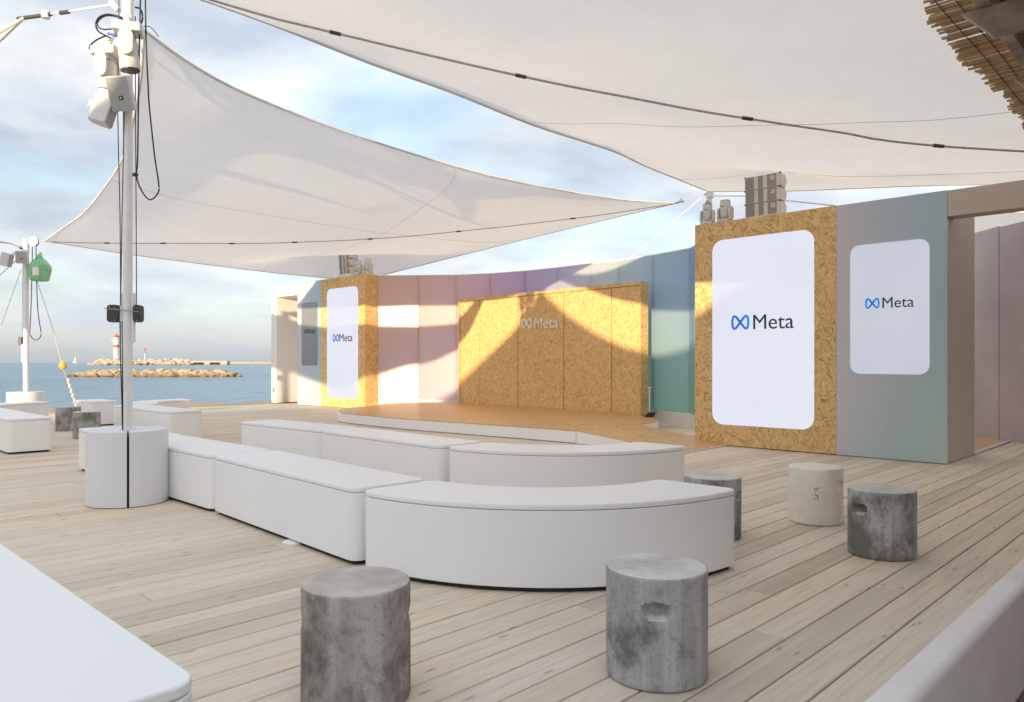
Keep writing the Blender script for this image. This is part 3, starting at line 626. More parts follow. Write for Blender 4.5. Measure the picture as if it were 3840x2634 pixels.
# local x runs along the wall, local y>0 is towards the audience side
joints = [0.045, 0.81, 2.17, 3.615, 4.95, 5.675]; WH = 2.62; WT = 0.24
for a, b in zip(joints[:-1], joints[1:]):
    MB().box((a+0.010, -WT+0.01, 0.03), (b-0.010, -0.014-0.006*rp.random(), WH-0.078)).build('panel', M['osb_fine'], bw, bev=0.004)
MB().box((0.05, -WT+0.02, 0.03), (5.67, -0.06, WH-0.08)).build('core', M['dark'], bw)
MB().box((0.0, -WT, 0.0), (0.043, 0.0, WH)).build('edge_batten', M['osb_fine'], bw, bev=0.003)
MB().box((5.678, -WT, 0.0), (5.70, 0.0, WH)).build('edge_batten', M['osb_fine'], bw, bev=0.003)
MB().box((0.045, -WT, WH-0.07), (5.676, -0.002, WH)).build('top_batten', M['osb_fine'], bw, bev=0.003)
MB().box((0.045, -WT+0.02, 0.0), (5.676, -0.004, 0.028)).build('foot_batten', M['osb_fine'], bw)
for o in list(bw.children):
    o.scale.y = -1        # audience side is local -y
for o in bw.children:
    me = o.data; me.flip_normals()
    for vtx in me.vertices: vtx.co.y = -vtx.co.y
    o.scale.y = 1
FW = Matrix(((1, 0, 0), (0, 0, -1), (0, 1, 0)))
og = lambda y, z, dz: Vector((y, 0.022-dz, z))
place_mark(EMB(M['sign_white']), 'loop_emblem', bw, og, FW, 2.298, 2.64, 1.80, 2.035, 0.004).scale.z = 1.0
place_mark(TXT(M['sign_white']), 'lettering', bw, og, FW, 2.7345, 3.456, 1.79, 2.02, 0.012).scale.z = 0.8

# ------------------------------------------------------------------ stage platform with ramp
front = [(8.90, 7.27), (8.87, 7.9), (8.80, 8.7), (8.70, 9.7), (8.58, 11.0), (8.60, 12.3), (8.64, 12.84), (8.70, 13.35), (8.92, 13.80), (9.40, 14.34), (9.94, 14.67), (10.68, 14.97), (11.3, 15.35), (12.3, 15.30), (12.75, 14.5), (13.0, 13.4), (13.05, 12.0), (13.0, 10.4), (12.85, 9.4), (12.45, 8.62), (12.22, 8.34), (11.95, 7.96), (11.75, 7.70), (11.45, 7.47), (11.05, 7.33), (10.6, 7.275)]
P = spline([Vector((x, y, 0)) for x, y in front], 4); outl = [(p.x, p.y) for p in P]
st = thing('stage_platform', 'low stage with strand board floor, white curved edge and a ramp down to the deck', 'stage', (0, 0, 0))
c = Vector((10.9, 11.2)); inn = [((x-c.x)*0.993+c.x, (y-c.y)*0.996+c.y) for x, y in outl]
MB().prism(outl, 0.012, 0.185).build('fascia', M['white'], st, smooth=30)
MB().prism(inn, 0.186, 0.202).build('floor_board', M['osb_floor'], st)
rp_ = [(8.905, 7.262, 0.19), (10.6, 7.262, 0.19), (10.33, 5.48, 0.012), (8.905, 5.46, 0.012)]
mb = MB(); mb.add(rp_+[(x, y, 0.006) for x, y, z in rp_], [(3, 2, 1, 0), (4, 5, 6, 7), (0, 1, 5, 4), (1, 2, 6, 5), (2, 3, 7, 6), (3, 0, 4, 7)]); rb = mb.build('ramp', M['white'], st)
ins = [(8.925, 7.262, 0.202), (10.575, 7.262, 0.202), (10.31, 5.50, 0.018), (8.925, 5.48, 0.018)]
mb = MB(); mb.add(ins+[(x, y, z-0.010) for x, y, z in ins], [(3, 2, 1, 0), (4, 5, 6, 7), (0, 1, 5, 4), (1, 2, 6, 5), (2, 3, 7, 6), (3, 0, 4, 7)]); mb.build('ramp_board', M['osb_floor'], rb)
# slim white stand and black flight case beside the backdrop
t = thing('slim_stand', 'slim white metal stand behind the edge of the backdrop wall', 'stand', (12.16, 8.12, 0.202))
MB().cyl((0, 0, 0.012), (0, 0, 0.56), 0.011, n=10).build('pole', M['pole'], t); MB().box((-0.05, -0.05, 0), (0.05, 0.05, 0.012)).build('foot', M['pole'], t); MB().box((-0.012, -0.06, 0.55), (0.012, 0.06, 0.562)).build('crossbar', M['pole'], t)
t = thing('cable_bundle', 'small black cable bundle on the stage beside the backdrop wall', 'cable', (12.02, 8.04, 0.203))
for i in range(4):
    MB().tube([(0.07*math.cos(q*0.7+i)+0.03*i, 0.07*math.sin(q*0.7+i), 0.014+0.018*i) for q in range(10)], 0.012, 8, 3).build('coil', M['black'], t, smooth=50)

# ------------------------------------------------------------------ loudspeaker columns and moving lamps on the towers
def line_array(x, y, z, rz, label):
    t = thing('speaker_array', label, 'speaker', (x, y, z), rz, 'stacked speaker arrays on the towers')
    MB().box((-0.19, -0.30, 0), (0.20, 0.30, 0.10)).build('plinth', M['pole'], t, bev=0.006)
    for k in range(3):
        zb = 0.10+k*0.205; sh = -0.03*(2-k)*0+0.012*k
        prof = [(-0.14-sh, -0.27), (0.06, -0.265), (0.15, -0.20), (0.15, 0.20), (0.06, 0.265), (-0.14-sh, 0.27)]
        o = MB().prism(prof, zb+0.003, zb+0.202).build('speaker_box', M['plastic_grey'], t, bev=0.006)
        for (a, b) in ((0.255, 0.125), (0.055, -0.02), (-0.09, -0.225)):
            MB().box((-0.147-sh, b, zb+0.014), (-0.139-sh, a, zb+0.192)).build('grille', M['grille'], o)
        for i in range(2):
            for j in range(2):
                MB().box((-0.150-sh, -0.205+i*0.035, zb+0.105+j*0.035), (-0.1465-sh, -0.177+i*0.035, zb+0.133+j*0.035)).build('vent_square', M['plastic_grey'], o)
        for sgn in (-1, 1):
            pl = [(-0.12, 0.01), (0.02, 0.01), (0.085, 0.06), (0.085, 0.14), (0.02, 0.19), (-0.12, 0.19)]
            fmx = Matrix(((1, 0, 0, 0), (0, 0, 1, sgn*0.272), (0, 1, 0, zb), (0, 0, 0, 1)))
            MB().prism(pl, -0.004, 0.012, fmx).build('side_plate', M['plastic'], o, bev=0.003)
            MB().box((-0.145, sgn*0.274-0.012, zb+0.192), (-0.115, sgn*0.274+0.012, zb+0.214)).build('pin', M['black_plastic'], o)
    return t
line_array(10.88, 5.17, 3.336, 0.0, 'grey stacked speaker array on top of the strand board tower by the gradient wall')
line_array(11.72, 17.55, 3.532, 0.0, 'pale stacked speaker array on the tower beside the white portal, touching the sail')
def moving_lamp(name, loc, rot, label, sc=1.0, group=None, tilt=0.0, lens='glass_dark'):
    t = thing(name, label, 'stage light', loc, group=group, rot=rot); t.scale = (sc, sc, sc)
    b = MB().prism(rrect(-0.10, -0.085, 0.10, 0.085, 0.02), 0.0, 0.065).build('base', M['plastic'], t, bev=0.008, smooth=40)
    for i in range(3): MB().box((-0.102, -0.03+0.02*i, 0.02), (-0.0985, -0.018+0.02*i, 0.045)).build('vent', M['grille'], b)
    y = MB()
    for sg in (-1, 1):
        fm = Matrix(((1, 0, 0, 0), (0, 0, 1, sg*0.09-0.014), (0, 1, 0, 0), (0, 0, 0, 1)))
        pl = [(-0.035, 0.075), (0.035, 0.075), (0.05, 0.10), (0.05, 0.20)]+[(0.05*math.cos(R(a)), 0.20+0.05*math.sin(R(a))) for a in range(20, 181, 20)]+[(-0.05, 0.10)]
        y.prism(pl, 0, 0.028, fm)
    y.box((-0.04, -0.10, 0.066), (0.04, 0.10, 0.09)); y.build('yoke', M['plastic'], t, bev=0.005, smooth=40)
    hm = Matrix.Translation((0, 0, 0.19)) @ Matrix.Rotation(tilt, 4, 'Y')
    h = MB().lathe([(0.0, -0.095), (0.045, -0.092), (0.062, -0.07), (0.068, -0.03), (0.070, 0.06), (0.072, 0.13), (0.066, 0.142), (0.0, 0.142)], 28, hm).build('head', M['plastic'], t, smooth=35)
    MB().lathe([(0.040, 0.1425), (0.066, 0.1425), (0.066, 0.150), (0.040, 0.150)], 28, hm).build('lens_ring', M['black_plastic'], h, smooth=40)
    MB().lathe([(0.0, 0.1425), (0.0395, 0.1425), (0.0395, 0.147), (0.0, 0.147)], 28, hm).build('lens', M[lens], h)
    for i in range(4): MB().box((-0.0725, -0.024+i*0.013, 0.055), (-0.069, -0.016+i*0.013, 0.066), hm).build('mark', M['black_plastic'], h)
    return t
moving_lamp('moving_light', (10.52, 5.96, 3.337), (0, 0, 0.2), 'white moving stage light at the corner of the near tower top', 1.05)
moving_lamp('moving_light', (10.56, 5.68, 3.337), (0, 0, -0.1), 'white moving stage light next to the grey speaker array', 1.12)
moving_lamp('moving_light', (11.56, 16.86, 3.532), (0, 0, 0.0), 'white moving stage light next to the pale speaker array', 1.15)
moving_lamp('moving_light', (11.58, 16.48, 3.532), (0, 0, 0.1), 'white moving stage light at the inner corner of the far tower top', 1.2)

# ------------------------------------------------------------------ sails
def coons(E0, E1, E2, E3, n, cable=None, sag=0.0, wr=0.0):
    """E0: P0->P1, E1: P1->P2, E2: P3->P2, E3: P0->P3, each a list of points; cable: points P1->P3 along the diagonal"""
    def samp(pts):
        P = spline([Vector(p) for p in pts], 12); L = [0]
        for a, b in zip(P, P[1:]): L.append(L[-1]+(b-a).length)
        def f(t):
            d = t*L[-1]; i = 0
            while i < len(L)-2 and L[i+1] < d: i += 1
            w = (d-L[i])/max(1e-9, L[i+1]-L[i]); return P[i].lerp(P[i+1], w)
        return [f(i/n) for i in range(n+1)]
    a, b, c, d = samp(E0), samp(E1), samp(E2), samp(E3); P0, P1, P2, P3 = a[0], a[-1], c[-1], d[-1]
    S = [[None]*(n+1) for _ in range(n+1)]
    for i in range(n+1):
        s = i/n
        for j in range(n+1):
            t = j/n
            S[i][j] = (1-t)*a[i]+t*c[i]+(1-s)*d[j]+s*b[j]-((1-s)*(1-t)*P0+s*(1-t)*P1+s*t*P2+(1-s)*t*P3)
    if cable:
        cb = samp(cable)        # cable parameter k/n: s = 1-k/n, t = k/n
        dv = [cb[k]-S[n-k][k] for k in range(n+1)]
        for i in range(n+1):
            for j in range(n+1):
                s, t = i/n, j/n; w = 1-abs(s+t-1); k = (t+1-s)/2*n; k0 = min(int(k), n-1); dd = dv[k0].lerp(dv[k0+1], k-k0); e = 4*s*(1-s)*4*t*(1-t)
                S[i][j] = S[i][j]+dd*w*w*min(1.0, 3.0*e**0.5)
    for i in range(n+1):
        for j in range(n+1):
            s, t = i/n, j/n; e = 16*s*(1-s)*t*(1-t)
            S[i][j].z -= sag*e
            if wr:
                p = S[i][j]; S[i][j].z += wr*min(1, e*3)*(mnoise.noise((p.x*0.9, p.y*0.9, 0.3))+0.5*mnoise.noise((p.x*2.3, p.y*2.3, 5.3)))
    return S
def sail(label, S, cable=None, seams=(), clips=(), cable_r=0.016, corner_patch=True, bumps=None):
    n = len(S)-1; t = thing('shade_sail', label, 'sail', group='white triangular shade sails over the deck')
    if bumps:
        for (bx, by, br, bh) in bumps:
            for i in range(n+1):
                for j in range(n+1):
                    p = S[i][j]; e = min(1.0, 8*16*(i/n)*(1-i/n)*(j/n)*(1-j/n))
                    d = math.hypot(p.x-bx, p.y-by)/br; ang = math.atan2(p.y-by, p.x-bx)
                    p.z += bh*math.exp(-d*d*2.2)*e
                    if 0.08 < d < 1.2: p.z += 0.03*e*math.sin(ang*11)*math.exp(-(d-0.32)**2*12)
    mb = MB(); mb.add([S[i][j] for i in range(n+1) for j in range(n+1)], [(i*(n+1)+j, (i+1)*(n+1)+j, (i+1)*(n+1)+j+1, i*(n+1)+j+1) for i in range(n) for j in range(n)])
    mb.build('cloth', M['sail'], t, smooth=80)
    for ed in ([S[i][0] for i in range(n+1)], [S[n][j] for j in range(n+1)], [S[i][n] for i in range(n+1)], [S[0][j] for j in range(n+1)]):
        MB().tube(ed, 0.014, 6).build('hem', M['hem'], t, smooth=60)
    if cable:
        C = [S[n-k][k]+Vector((0, 0, -0.017)) for k in range(n+1)]
        o = MB().tube(C, cable_r, 8).build('cable_sleeve', M['cable_grey'], t, smooth=60)
        for q in clips:
            k = q*n; i = min(int(k), n-1); p = C[i].lerp(C[i+1], k-i); d = (C[i+1]-C[i]).normalized()
            MB().cyl(p-d*0.05, p+d*0.05, cable_r+0.007, n=8).build('clip', M['clip'], o)
    for (s0, t0, s1, t1) in seams:
        pts = []
        for k in range(41):
            s, tt = s0+(s1-s0)*k/40, t0+(t1-t0)*k/40; i = min(int(s*n), n-1); j = min(int(tt*n), n-1); a, b = s*n-i, tt*n-j
            p = (S[i][j]*(1-a)+S[i+1][j]*a)*(1-b)+(S[i][j+1]*(1-a)+S[i+1][j+1]*a)*b; pts.append(p+Vector((0, 0, -0.008)))
        MB().tube(pts, 0.0026, 5).build('seam', M['seam'], t)
    return t
V = Vector
A1, A2, A4, A3 = (2.612, 7.222, 4.286), (4.336, 17.228, 3.671), (12.688, 18.522, 3.602), (12.855, 8.001, 4.362)
SA = coons([A1, (2.839, 7.993, 3.959), (3.422, 10.121, 3.863), (3.702, 11.702, 3.762), (3.88, 13.243, 3.63), (4.092, 15.036, 3.65), A2],
           [A2, (6.204, 17.311, 3.569), (9.589, 18.128, 3.576), (11.616, 18.479, 3.606), A4],
           [A3, (12.73, 12.01, 4.081), A4],
           [A1, (3.071, 7.394, 4.18), (3.69, 7.545, 4.091), (4.905, 7.872, 4.082), (6.79, 8.082, 4.056), (8.459, 8.083, 4.046), (11.042, 8.147, 4.193), A3], 64,
           [A2, (5.294, 16.19, 3.634), (6.099, 15.318, 3.629), (7.083, 14.253, 3.619), (7.917, 13.349, 3.646), (9.0, 12.176, 3.719), (10.096, 10.989, 3.86), (11.364, 9.616, 4.063), (12.217, 8.692, 4.225), A3], 0.0, 0.004)
sail('white shade sail over the benches and stage, cable along its middle', SA, True, [(0.42, 0.0, 0.42, 1.0), (0.0, 0.45, 1.0, 0.62)], (0.10, 0.19, 0.30, 0.40, 0.52, 0.66, 0.84), 0.008, bumps=[(11.72, 17.55, 3.0, 0.80)])
B1, B2, B3, B4 = (2.461, 7.119, 4.70), (13.49, 7.632, 4.643), (12.9, -2.5, 3.10), (2.4, -3.2, 3.5)
SB = coons([B2, (9.967, 6.67, 4.295), (8.525, 6.29, 4.183), (6.66, 6.06, 4.069), (5.309, 6.017, 4.107), (4.376, 6.191, 4.202), (3.424, 6.599, 4.447), B1],
           [B1, (2.3, 6.1, 4.36), (2.0, 5.2, 4.06), (1.9, 3.76, 3.66), (2.0, 1.0, 3.4), B4],
           [B3, (9.5, -2.0, 3.15), (6.0, -2.3, 3.3), B4],
           [B2, (13.394, 5.988, 4.378), (13.317, 4.669, 4.203), (13.215, 2.915, 3.962), B3], 64,
           [B1, (2.951, 6.668, 4.496), (3.903, 5.79, 4.21), (4.86, 4.908, 3.933), (6.184, 3.689, 3.617), (7.161, 2.788, 3.441), (8.3, 1.74, 3.287), B3], 0.0, 0.006)
sail('largest white shade sail, stretched over the near deck and the gradient wall', SB, True, [(0.62, 0.0, 0.50, 1.0), (0.18, 0.0, 0.30, 1.0)], (0.13, 0.25, 0.40, 0.53, 0.65, 0.78), 0.011, bumps=[(10.88, 5.17, 1.3, 0.12)])
C1, C2 = (1.874, 8.127, 4.446), (3.90, 17.83, 3.63)
SC = coons([C1, (1.55, 8.55, 4.05), (1.0, 9.3, 3.65), (0.6, 12.55, 3.50), (1.6, 15.2, 3.5), C2], [C2, (0, 17.2, 3.7), (-4, 17.6, 3.7), (-7, 18.6, 3.7)], [(-7.3, 9.0, 2.73), (-6.5, 13, 3.2), (-7, 18.6, 3.7)], [C1, (1.2, 8.2, 3.9), (-0.41, 8.23, 3.30), (-3.9, 8.66, 3.03), (-7.3, 9.0, 2.73)], 40, None, 0.0, 0.02)
sail('white shade sail beyond the mast of which only two corners show', SC)
G1 = (-6.00, 2.92, 5.08)
SG = coons([G1, (-6.80, 1.42, 4.38), (-7.60, -0.51, 3.86), (-7.8, -1.9, 4.05), (-8.00, -3.28, 4.62), (-8.50, -6.78, 4.9)], [(-8.50, -6.78, 4.9), (-10.30, -6.6, 4.3), (-12.30, -6.6, 3.8), (-14.30, -6.9, 3.55)], [(-13.70, 3.72, 3.08), (-13.60, -0.28, 3.2), (-14.30, -6.9, 3.55)], [G1, (-7.83, 2.77, 4.54), (-11.36, 3.32, 3.62), (-13.70, 3.72, 3.08)], 40, None, 0.0, 0.0)
sail('unseen white sail set back and shaped to shade the backdrop and towers', SG)  # out of view, moved back and bent for the shadow it casts on the stage
SD = coons([(15.83, 3.78, 4.05), (17, 2.2, 4.0), (18.4, -0.3, 4.1)], [(18.4, -0.3, 4.1), (24, 1.4, 4.3), (31, 2.3, 4.7)], [(27.7, 5.9, 4.7), (29, 4.5, 4.6), (31, 2.3, 4.7)], [(15.83, 3.78, 4.05), (21, 4.6, 4.2), (27.7, 5.9, 4.7)], 16, None, 0.1, 0.02)
sail('pale shade sail seen under the beige beam of the doorway', SD)

# ------------------------------------------------------------------ ropes
def rope(label, pts, r, mat, name='rope', cat='rope', sm=0, group=None):
    return tag(MB().tube(pts, r, 6, sm).build(name, M[mat], smooth=60), label, cat, group)
t = thing('sail_mast', 'white sail mast behind the near tower with ropes fixed at its top', 'mast', (13.52, 7.61, -0.3))
MB().cyl((0, 0, 0), (0, 0, 4.98), 0.045, n=16).build('pole', M['pole'], t, smooth=40); MB().box((-0.06, -0.06, 4.80), (0.06, 0.06, 4.98)).build('head_fitting', M['pole'], t, bev=0.01)
MB().cyl((-0.09, 0.02, 4.70), (-0.09, -0.02, 4.70), 0.05, n=16).build('pulley', M['steel'], t, smooth=40)
rope('thin rope from the sail corner to the mast behind the near tower', [A3, (13.10, 7.83, 4.46), (13.46, 7.64, 4.60)], 0.008, 'cable_grey')
rope('pale guy rope running from the mast down behind the coloured sheet wall', [(13.46, 7.64, 4.60), (13.46, 9.566, 3.43), (13.5, 11.2, 2.2)], 0.010, 'rope_white')
rope('white rope from the mast past the grey speaker array', [(13.50, 7.62, 4.55), (12.59, 6.405, 4.218), (12.196, 4.656, 3.735), (12.0, 3.9, 3.45)], 0.012, 'rope_white')
t = thing('corner_shackle', 'dark metal shackle at the pointed sail corner near the towers', 'shackle', A3)
MB().tube([(0, 0, 0), (0.07, -0.05, 0.03), (0.16, -0.11, 0.05)], 0.02, 8).build('body', M['steel'], t, smooth=50); MB().cyl((0.08, -0.02, 0.0), (0.10, -0.09, 0.10), 0.008).build('pin', M['clip'], t)
rope('pale rope from the mast to the shackled sail corner', [C1, (2.085, 7.765, 4.45), (2.372, 7.253, 4.45)], 0.009, 'rope_white')
t = thing('corner_shackle', 'shackle with frayed rope at the sail corner beside the mast top', 'shackle', (1.90, 8.09, 4.446))
d = Vector((0.40, -0.70, 0.0)).normalized()
MB().tube([-d*0.12, d*0.10, d*0.26], 0.018, 8).build('hook', M['clip'], t, smooth=50); MB().lathe([(0.0, -0.03), (0.035, -0.03), (0.04, 0.0), (0.035, 0.03), (0.0, 0.03)], 14, Matrix.Translation(d*0.2)).build('wheel', M['rope_white'], t, smooth=40)
MB().cyl(d*0.36, d*0.46, 0.018).build('clamp', M['clip'], t); MB().cyl(d*0.92+Vector((0, 0, .03)), d*1.0+Vector((0, 0, -.05)), 0.03, 0.024, 14).build('float', M['rope_white'], t, smooth=40)

# ------------------------------------------------------------------ near mast with its cover, lamps, speakers, winches, cables
MX, MY = 2.44, 7.13
mast = thing('sail_mast', 'tall white mast carrying lamps and speakers, rising from a round cover', 'mast', (MX, MY, 0))
MB().cyl((0, 0, 0.02), (0, 0, 4.30), 0.041, n=28).build('pole', M['pole'], mast, smooth=40)
MB().cyl((0, 0, 4.25), (0, 0, 4.95), 0.047, n=28).build('upper_pole', M['pole'], mast, smooth=40)
MB().lathe([(0.0, 0.645), (0.07, 0.645), (0.07, 0.655), (0.043, 0.66)], 24).build('collar', M['pole'], mast, smooth=40)
CAMR = Vector((0.6957, -0.7184, 0)); CAMF = Vector((0.7184, 0.6957, 0))       # across and along the mast's bracket
def frame_box(a, b): return Matrix(((CAMR.x, CAMF.x, 0, 0), (CAMR.y, CAMF.y, 0, 0), (0, 0, 1, 0), (0, 0, 0, 1)))
FB = frame_box(0, 0)
for sg, w in ((-1, 0.0), (1, 0.0)):
    br = MB().box((sg*0.040, -0.02, 1.42), (sg*0.062, 0.02, 1.86), FB).build('winch_plate', M['pole'], mast, bev=0.003)
    x0, x1 = (0.064, 0.128) if sg > 0 else (-0.165, -0.064)
    pl = [(x0, 1.60), (x1-0.02*sg*0, 1.60), (x1, 1.66), (x1-(0.0), 1.70), ((x0+x1)/2+sg*0.01, 1.76), (x0, 1.75)]
    fm = FB @ Matrix(((1, 0, 0, 0), (0, 0, 1, -0.045), (0, 1, 0, 0), (0, 0, 0, 1)))
    wb = MB().prism(rrect(min(x0, x1), 1.60, max(x0, x1), 1.755, 0.028, 5), 0, 0.085, fm).build('winch', M['black_plastic'], mast, bev=0.004, smooth=40)
    for (qx, qz) in ((0.3, 1.735), (0.75, 1.725), (0.7, 1.615)):
        px_ = x0+(x1-x0)*qx; MB().cyl(FB @ Vector((px_, -0.047, qz)), FB @ Vector((px_, -0.052, qz)), 0.006, n=8).build('bolt', M['steel'], wb)
MB().cyl(FB @ Vector((-0.185, -0.05, 1.722)), FB @ Vector((0.128, -0.055, 1.690)), 0.004, n=6).build('tie_rod', M['steel'], mast)
cov = thing('mast_cover', 'round white grey cover of two half shells around the foot of the near mast', 'cover', (MX, MY, 0))
def half_shell(a0, a1, gapdir):
    n = 30; rO = 0.333; pts = [(rO*math.cos(R(a0+(a1-a0)*i/n)), rO*math.sin(R(a0+(a1-a0)*i/n))) for i in range(n+1)]
    pin = [(0.048*math.cos(R(a1+(a0-a1)*i/8)), 0.048*math.sin(R(a1+(a0-a1)*i/8))) for i in range(9)]
    return pts+pin
ca = math.degrees(to_cam(MX, MY))+0.5
h = MB().prism(half_shell(ca+1.6, ca+178.4, 0), 0.006, 0.648).build('half_shell', M['white_cool'], cov, smooth=40, bev=0.004)
h = MB().prism(half_shell(ca+181.6, ca+358.4, 0), 0.006, 0.648).build('half_shell', M['white_cool'], cov, smooth=40, bev=0.004)
MB().box((-0.33, -0.004, 0.004), (-0.03, 0.004, 0.60), Matrix.Rotation(R(ca+180), 4, 'Z')).build('slit_liner', M['dark'], cov)
moving_lamp('hanging_light', (2.395, 6.985, 4.19), (math.pi, 0.0, R(-30)), 'white moving stage light hanging in front of the near mast, black lens ring below', 1.18, 'lamps hanging on the near mast', R(6), 'lens')
moving_lamp('hanging_light', (2.30, 7.215, 4.02), (math.pi, 0.0, R(-50)), 'white moving stage light hanging lower on the seaward side of the near mast', 1.10, 'lamps hanging on the near mast', R(-4), 'lens')
def wall_speaker(loc, yaw, pitch, roll, label, badge=True):
    t = thing('loudspeaker', label, 'speaker', loc, group='white loudspeakers on the masts'); t.rotation_euler = (Matrix.Rotation(yaw, 3, 'Z') @ Matrix.Rotation(pitch, 3, 'Y') @ Matrix.Rotation(roll, 3, 'X')).to_euler()
    pl = [(-0.0, -0.095), (0.10, -0.088), (0.16, -0.05), (0.16, 0.05), (0.10, 0.088), (0.0, 0.095)]
    MB().prism(pl, -0.145, 0.145).build('cabinet', M['plastic'], t, bev=0.012, seg=3, smooth=40)
    fm = Matrix(((0, 0, -1, 0), (1, 0, 0, 0), (0, 1, 0, 0), (0, 0, 0, 1)))
    g_ = MB().prism(rrect(-0.086, -0.135, 0.086, 0.135, 0.012), 0.0, 0.006, fm).build('grille', M['grille_light'], t, bev=0.002)
    if badge:
        b_ = MB().box((-0.009, -0.024, -0.052), (-0.006, 0.010, -0.018)).build('badge', M['black_plastic'], g_)
        MB().box((-0.0105, -0.012, -0.042), (-0.0091, 0.0, -0.028)).build('mark', M['plastic_grey'], b_)
    MB().box((0.16, -0.015, -0.03), (0.20, 0.015, 0.03)).build('bracket', M['plastic'], t)
    return t
yc = to_cam(2.37, 7.03)+math.pi
wall_speaker((2.315, 6.965, 3.565), yc-R(18), R(-20), R(-7), 'white loudspeaker with a pale grey grille and black badge on the near mast')
wall_speaker((2.315, 7.115, 3.45), yc+R(75), R(-16), 0.05, 'white loudspeaker turned towards the sea on the near mast, showing its side', False)
t = mast
MB().tube([(-0.02, -0.05, 4.28), (-0.05, -0.10, 4.26), (-0.045, -0.145, 4.21)], 0.026, 10).build('lamp_arm', M['pole'], t, smooth=50)
MB().tube([(-0.03, 0.02, 4.22), (-0.10, 0.06, 4.16), (-0.14, 0.085, 4.04)], 0.022, 10).build('lamp_arm', M['pole'], t, smooth=50)
MB().lathe([(0.0, 4.20), (0.055, 4.20), (0.06, 4.24), (0.055, 4.33), (0.0, 4.33)], 20).build('clamp', M['pole'], t, smooth=40)
def cable(pts, label, r=0.006, mat='black', sm=5, name='hanging_cable', group=None): return rope(label, pts, r, mat, name, 'cable', sm, group)
cable([(2.506, 6.899, 4.9), (2.506, 6.899, 4.514), (2.511, 6.894, 4.07), (2.524, 6.881, 3.649), (2.531, 6.874, 3.486), (2.563, 6.84, 3.051), (2.588, 6.814, 2.808), (2.583, 6.82, 2.727), (2.539, 6.865, 2.668), (2.498, 6.908, 2.715), (2.465, 6.941, 2.808), (2.452, 6.955, 2.892), (2.459, 6.948, 3.019), (2.464, 6.943, 3.486), (2.472, 6.934, 4.187), (2.478, 6.928, 4.514), (2.478, 6.928, 4.9)], 'long black cable hanging in a deep loop beside the near mast', 0.0065)
o = MB().box((-0.02, -0.018, -0.014), (0.02, 0.018, 0.014)).build('cable_clamp', M['black_plastic'], mast, bev=0.003, loc=(2.452-MX, 6.985-MY, 2.892))
for lc, pts in zip(('thin dark line farthest out on the seaward side of the near mast', 'thin dark line close along the seaward side of the near mast', 'thin dark line down the stage side of the near mast to its winch'), ([(2.327, 7.012, 4.9), (2.327, 7.012, 4.257), (2.321, 7.018, 3.376), (2.334, 7.005, 2.553), (2.338, 7.001, 1.74)], [(2.376, 7.033, 4.2), (2.376, 7.033, 3.719), (2.377, 7.033, 3.367), (2.365, 7.045, 2.563), (2.357, 7.054, 1.74)], [(2.465, 7.014, 4.3), (2.465, 7.014, 3.456), (2.469, 7.009, 2.561), (2.471, 7.007, 1.74)])):
    cable(pts, lc, 0.0042, 'black_plastic', 3, 'mast_line', 'lines of the near mast')
ld = 'dark line running from the winch down into the round mast cover'
cable([(2.352, 7.059, 1.605), (2.355, 7.055, 1.313), (2.361, 7.049, 1.033), (2.368, 7.042, 0.652)], 'bowed dark line from the winch down into the round mast cover', 0.005, 'black', 4, 'mast_line', 'lower lines of the near mast'); cable([(2.372, 7.07, 1.605), (2.375, 7.063, 1.149), (2.377, 7.061, 0.65)], 'straight dark line close to the near mast, from winch to round cover', 0.0045, 'black', 4, 'mast_line', 'lower lines of the near mast')
lp = 'black power cable curling beside the lamps of the near mast'
cable([(2.386, 7.023, 4.252), (2.337, 7.073, 4.277), (2.276, 7.137, 4.292), (2.225, 7.189, 4.266), (2.205, 7.21, 4.208), (2.218, 7.197, 4.149), (2.256, 7.158, 4.113), (2.297, 7.116, 4.087)], 'thick black cable in the widest loop beside the hanging lamps', 0.0075, 'black', 5, 'power_cable', 'power cables of the mast lamps')
cable([(2.383, 7.026, 4.237), (2.327, 7.084, 4.274), (2.261, 7.152, 4.277), (2.218, 7.197, 4.23), (2.223, 7.192, 4.179), (2.261, 7.152, 4.16), (2.312, 7.1, 4.168), (2.342, 7.068, 4.164)], 'thin black cable in an inner loop beside the hanging lamps', 0.006, 'black', 5, 'power_cable', 'power cables of the mast lamps')
cable([(2.444, 6.963, 4.354), (2.475, 6.931, 4.34), (2.489, 6.917, 4.281), (2.483, 6.923, 4.222), (2.46, 6.947, 4.189), (2.414, 6.995, 4.2)], 'black cable looping on the stage side of the near mast top', 0.008, 'black', 5, 'power_cable', 'power cables of the mast lamps')
cable([(2.266, 7.147, 4.105), (2.21, 7.205, 4.069), (2.169, 7.247, 4.017), (2.172, 7.245, 3.981), (2.202, 7.213, 3.962), (2.23, 7.20, 3.951)], 'black cable bending down to the lower hanging lamp', 0.0065, 'black', 5, 'power_cable', 'power cables of the mast lamps')
tag(MB().cyl((2.28, 7.135, 4.125), (2.33, 7.085, 4.105), 0.012, n=12).build('cable_plug', M['blue_plug'], smooth=40), 'blue cable plug among the power cables of the near mast', 'plug')
cable([(2.495, 6.91, 4.186), (2.531, 6.873, 4.186), (2.567, 6.837, 4.138), (2.587, 6.816, 4.094)], 'short stray wire end sticking out beside the sail corner', 0.004, 'black', 4, 'stray_wire')

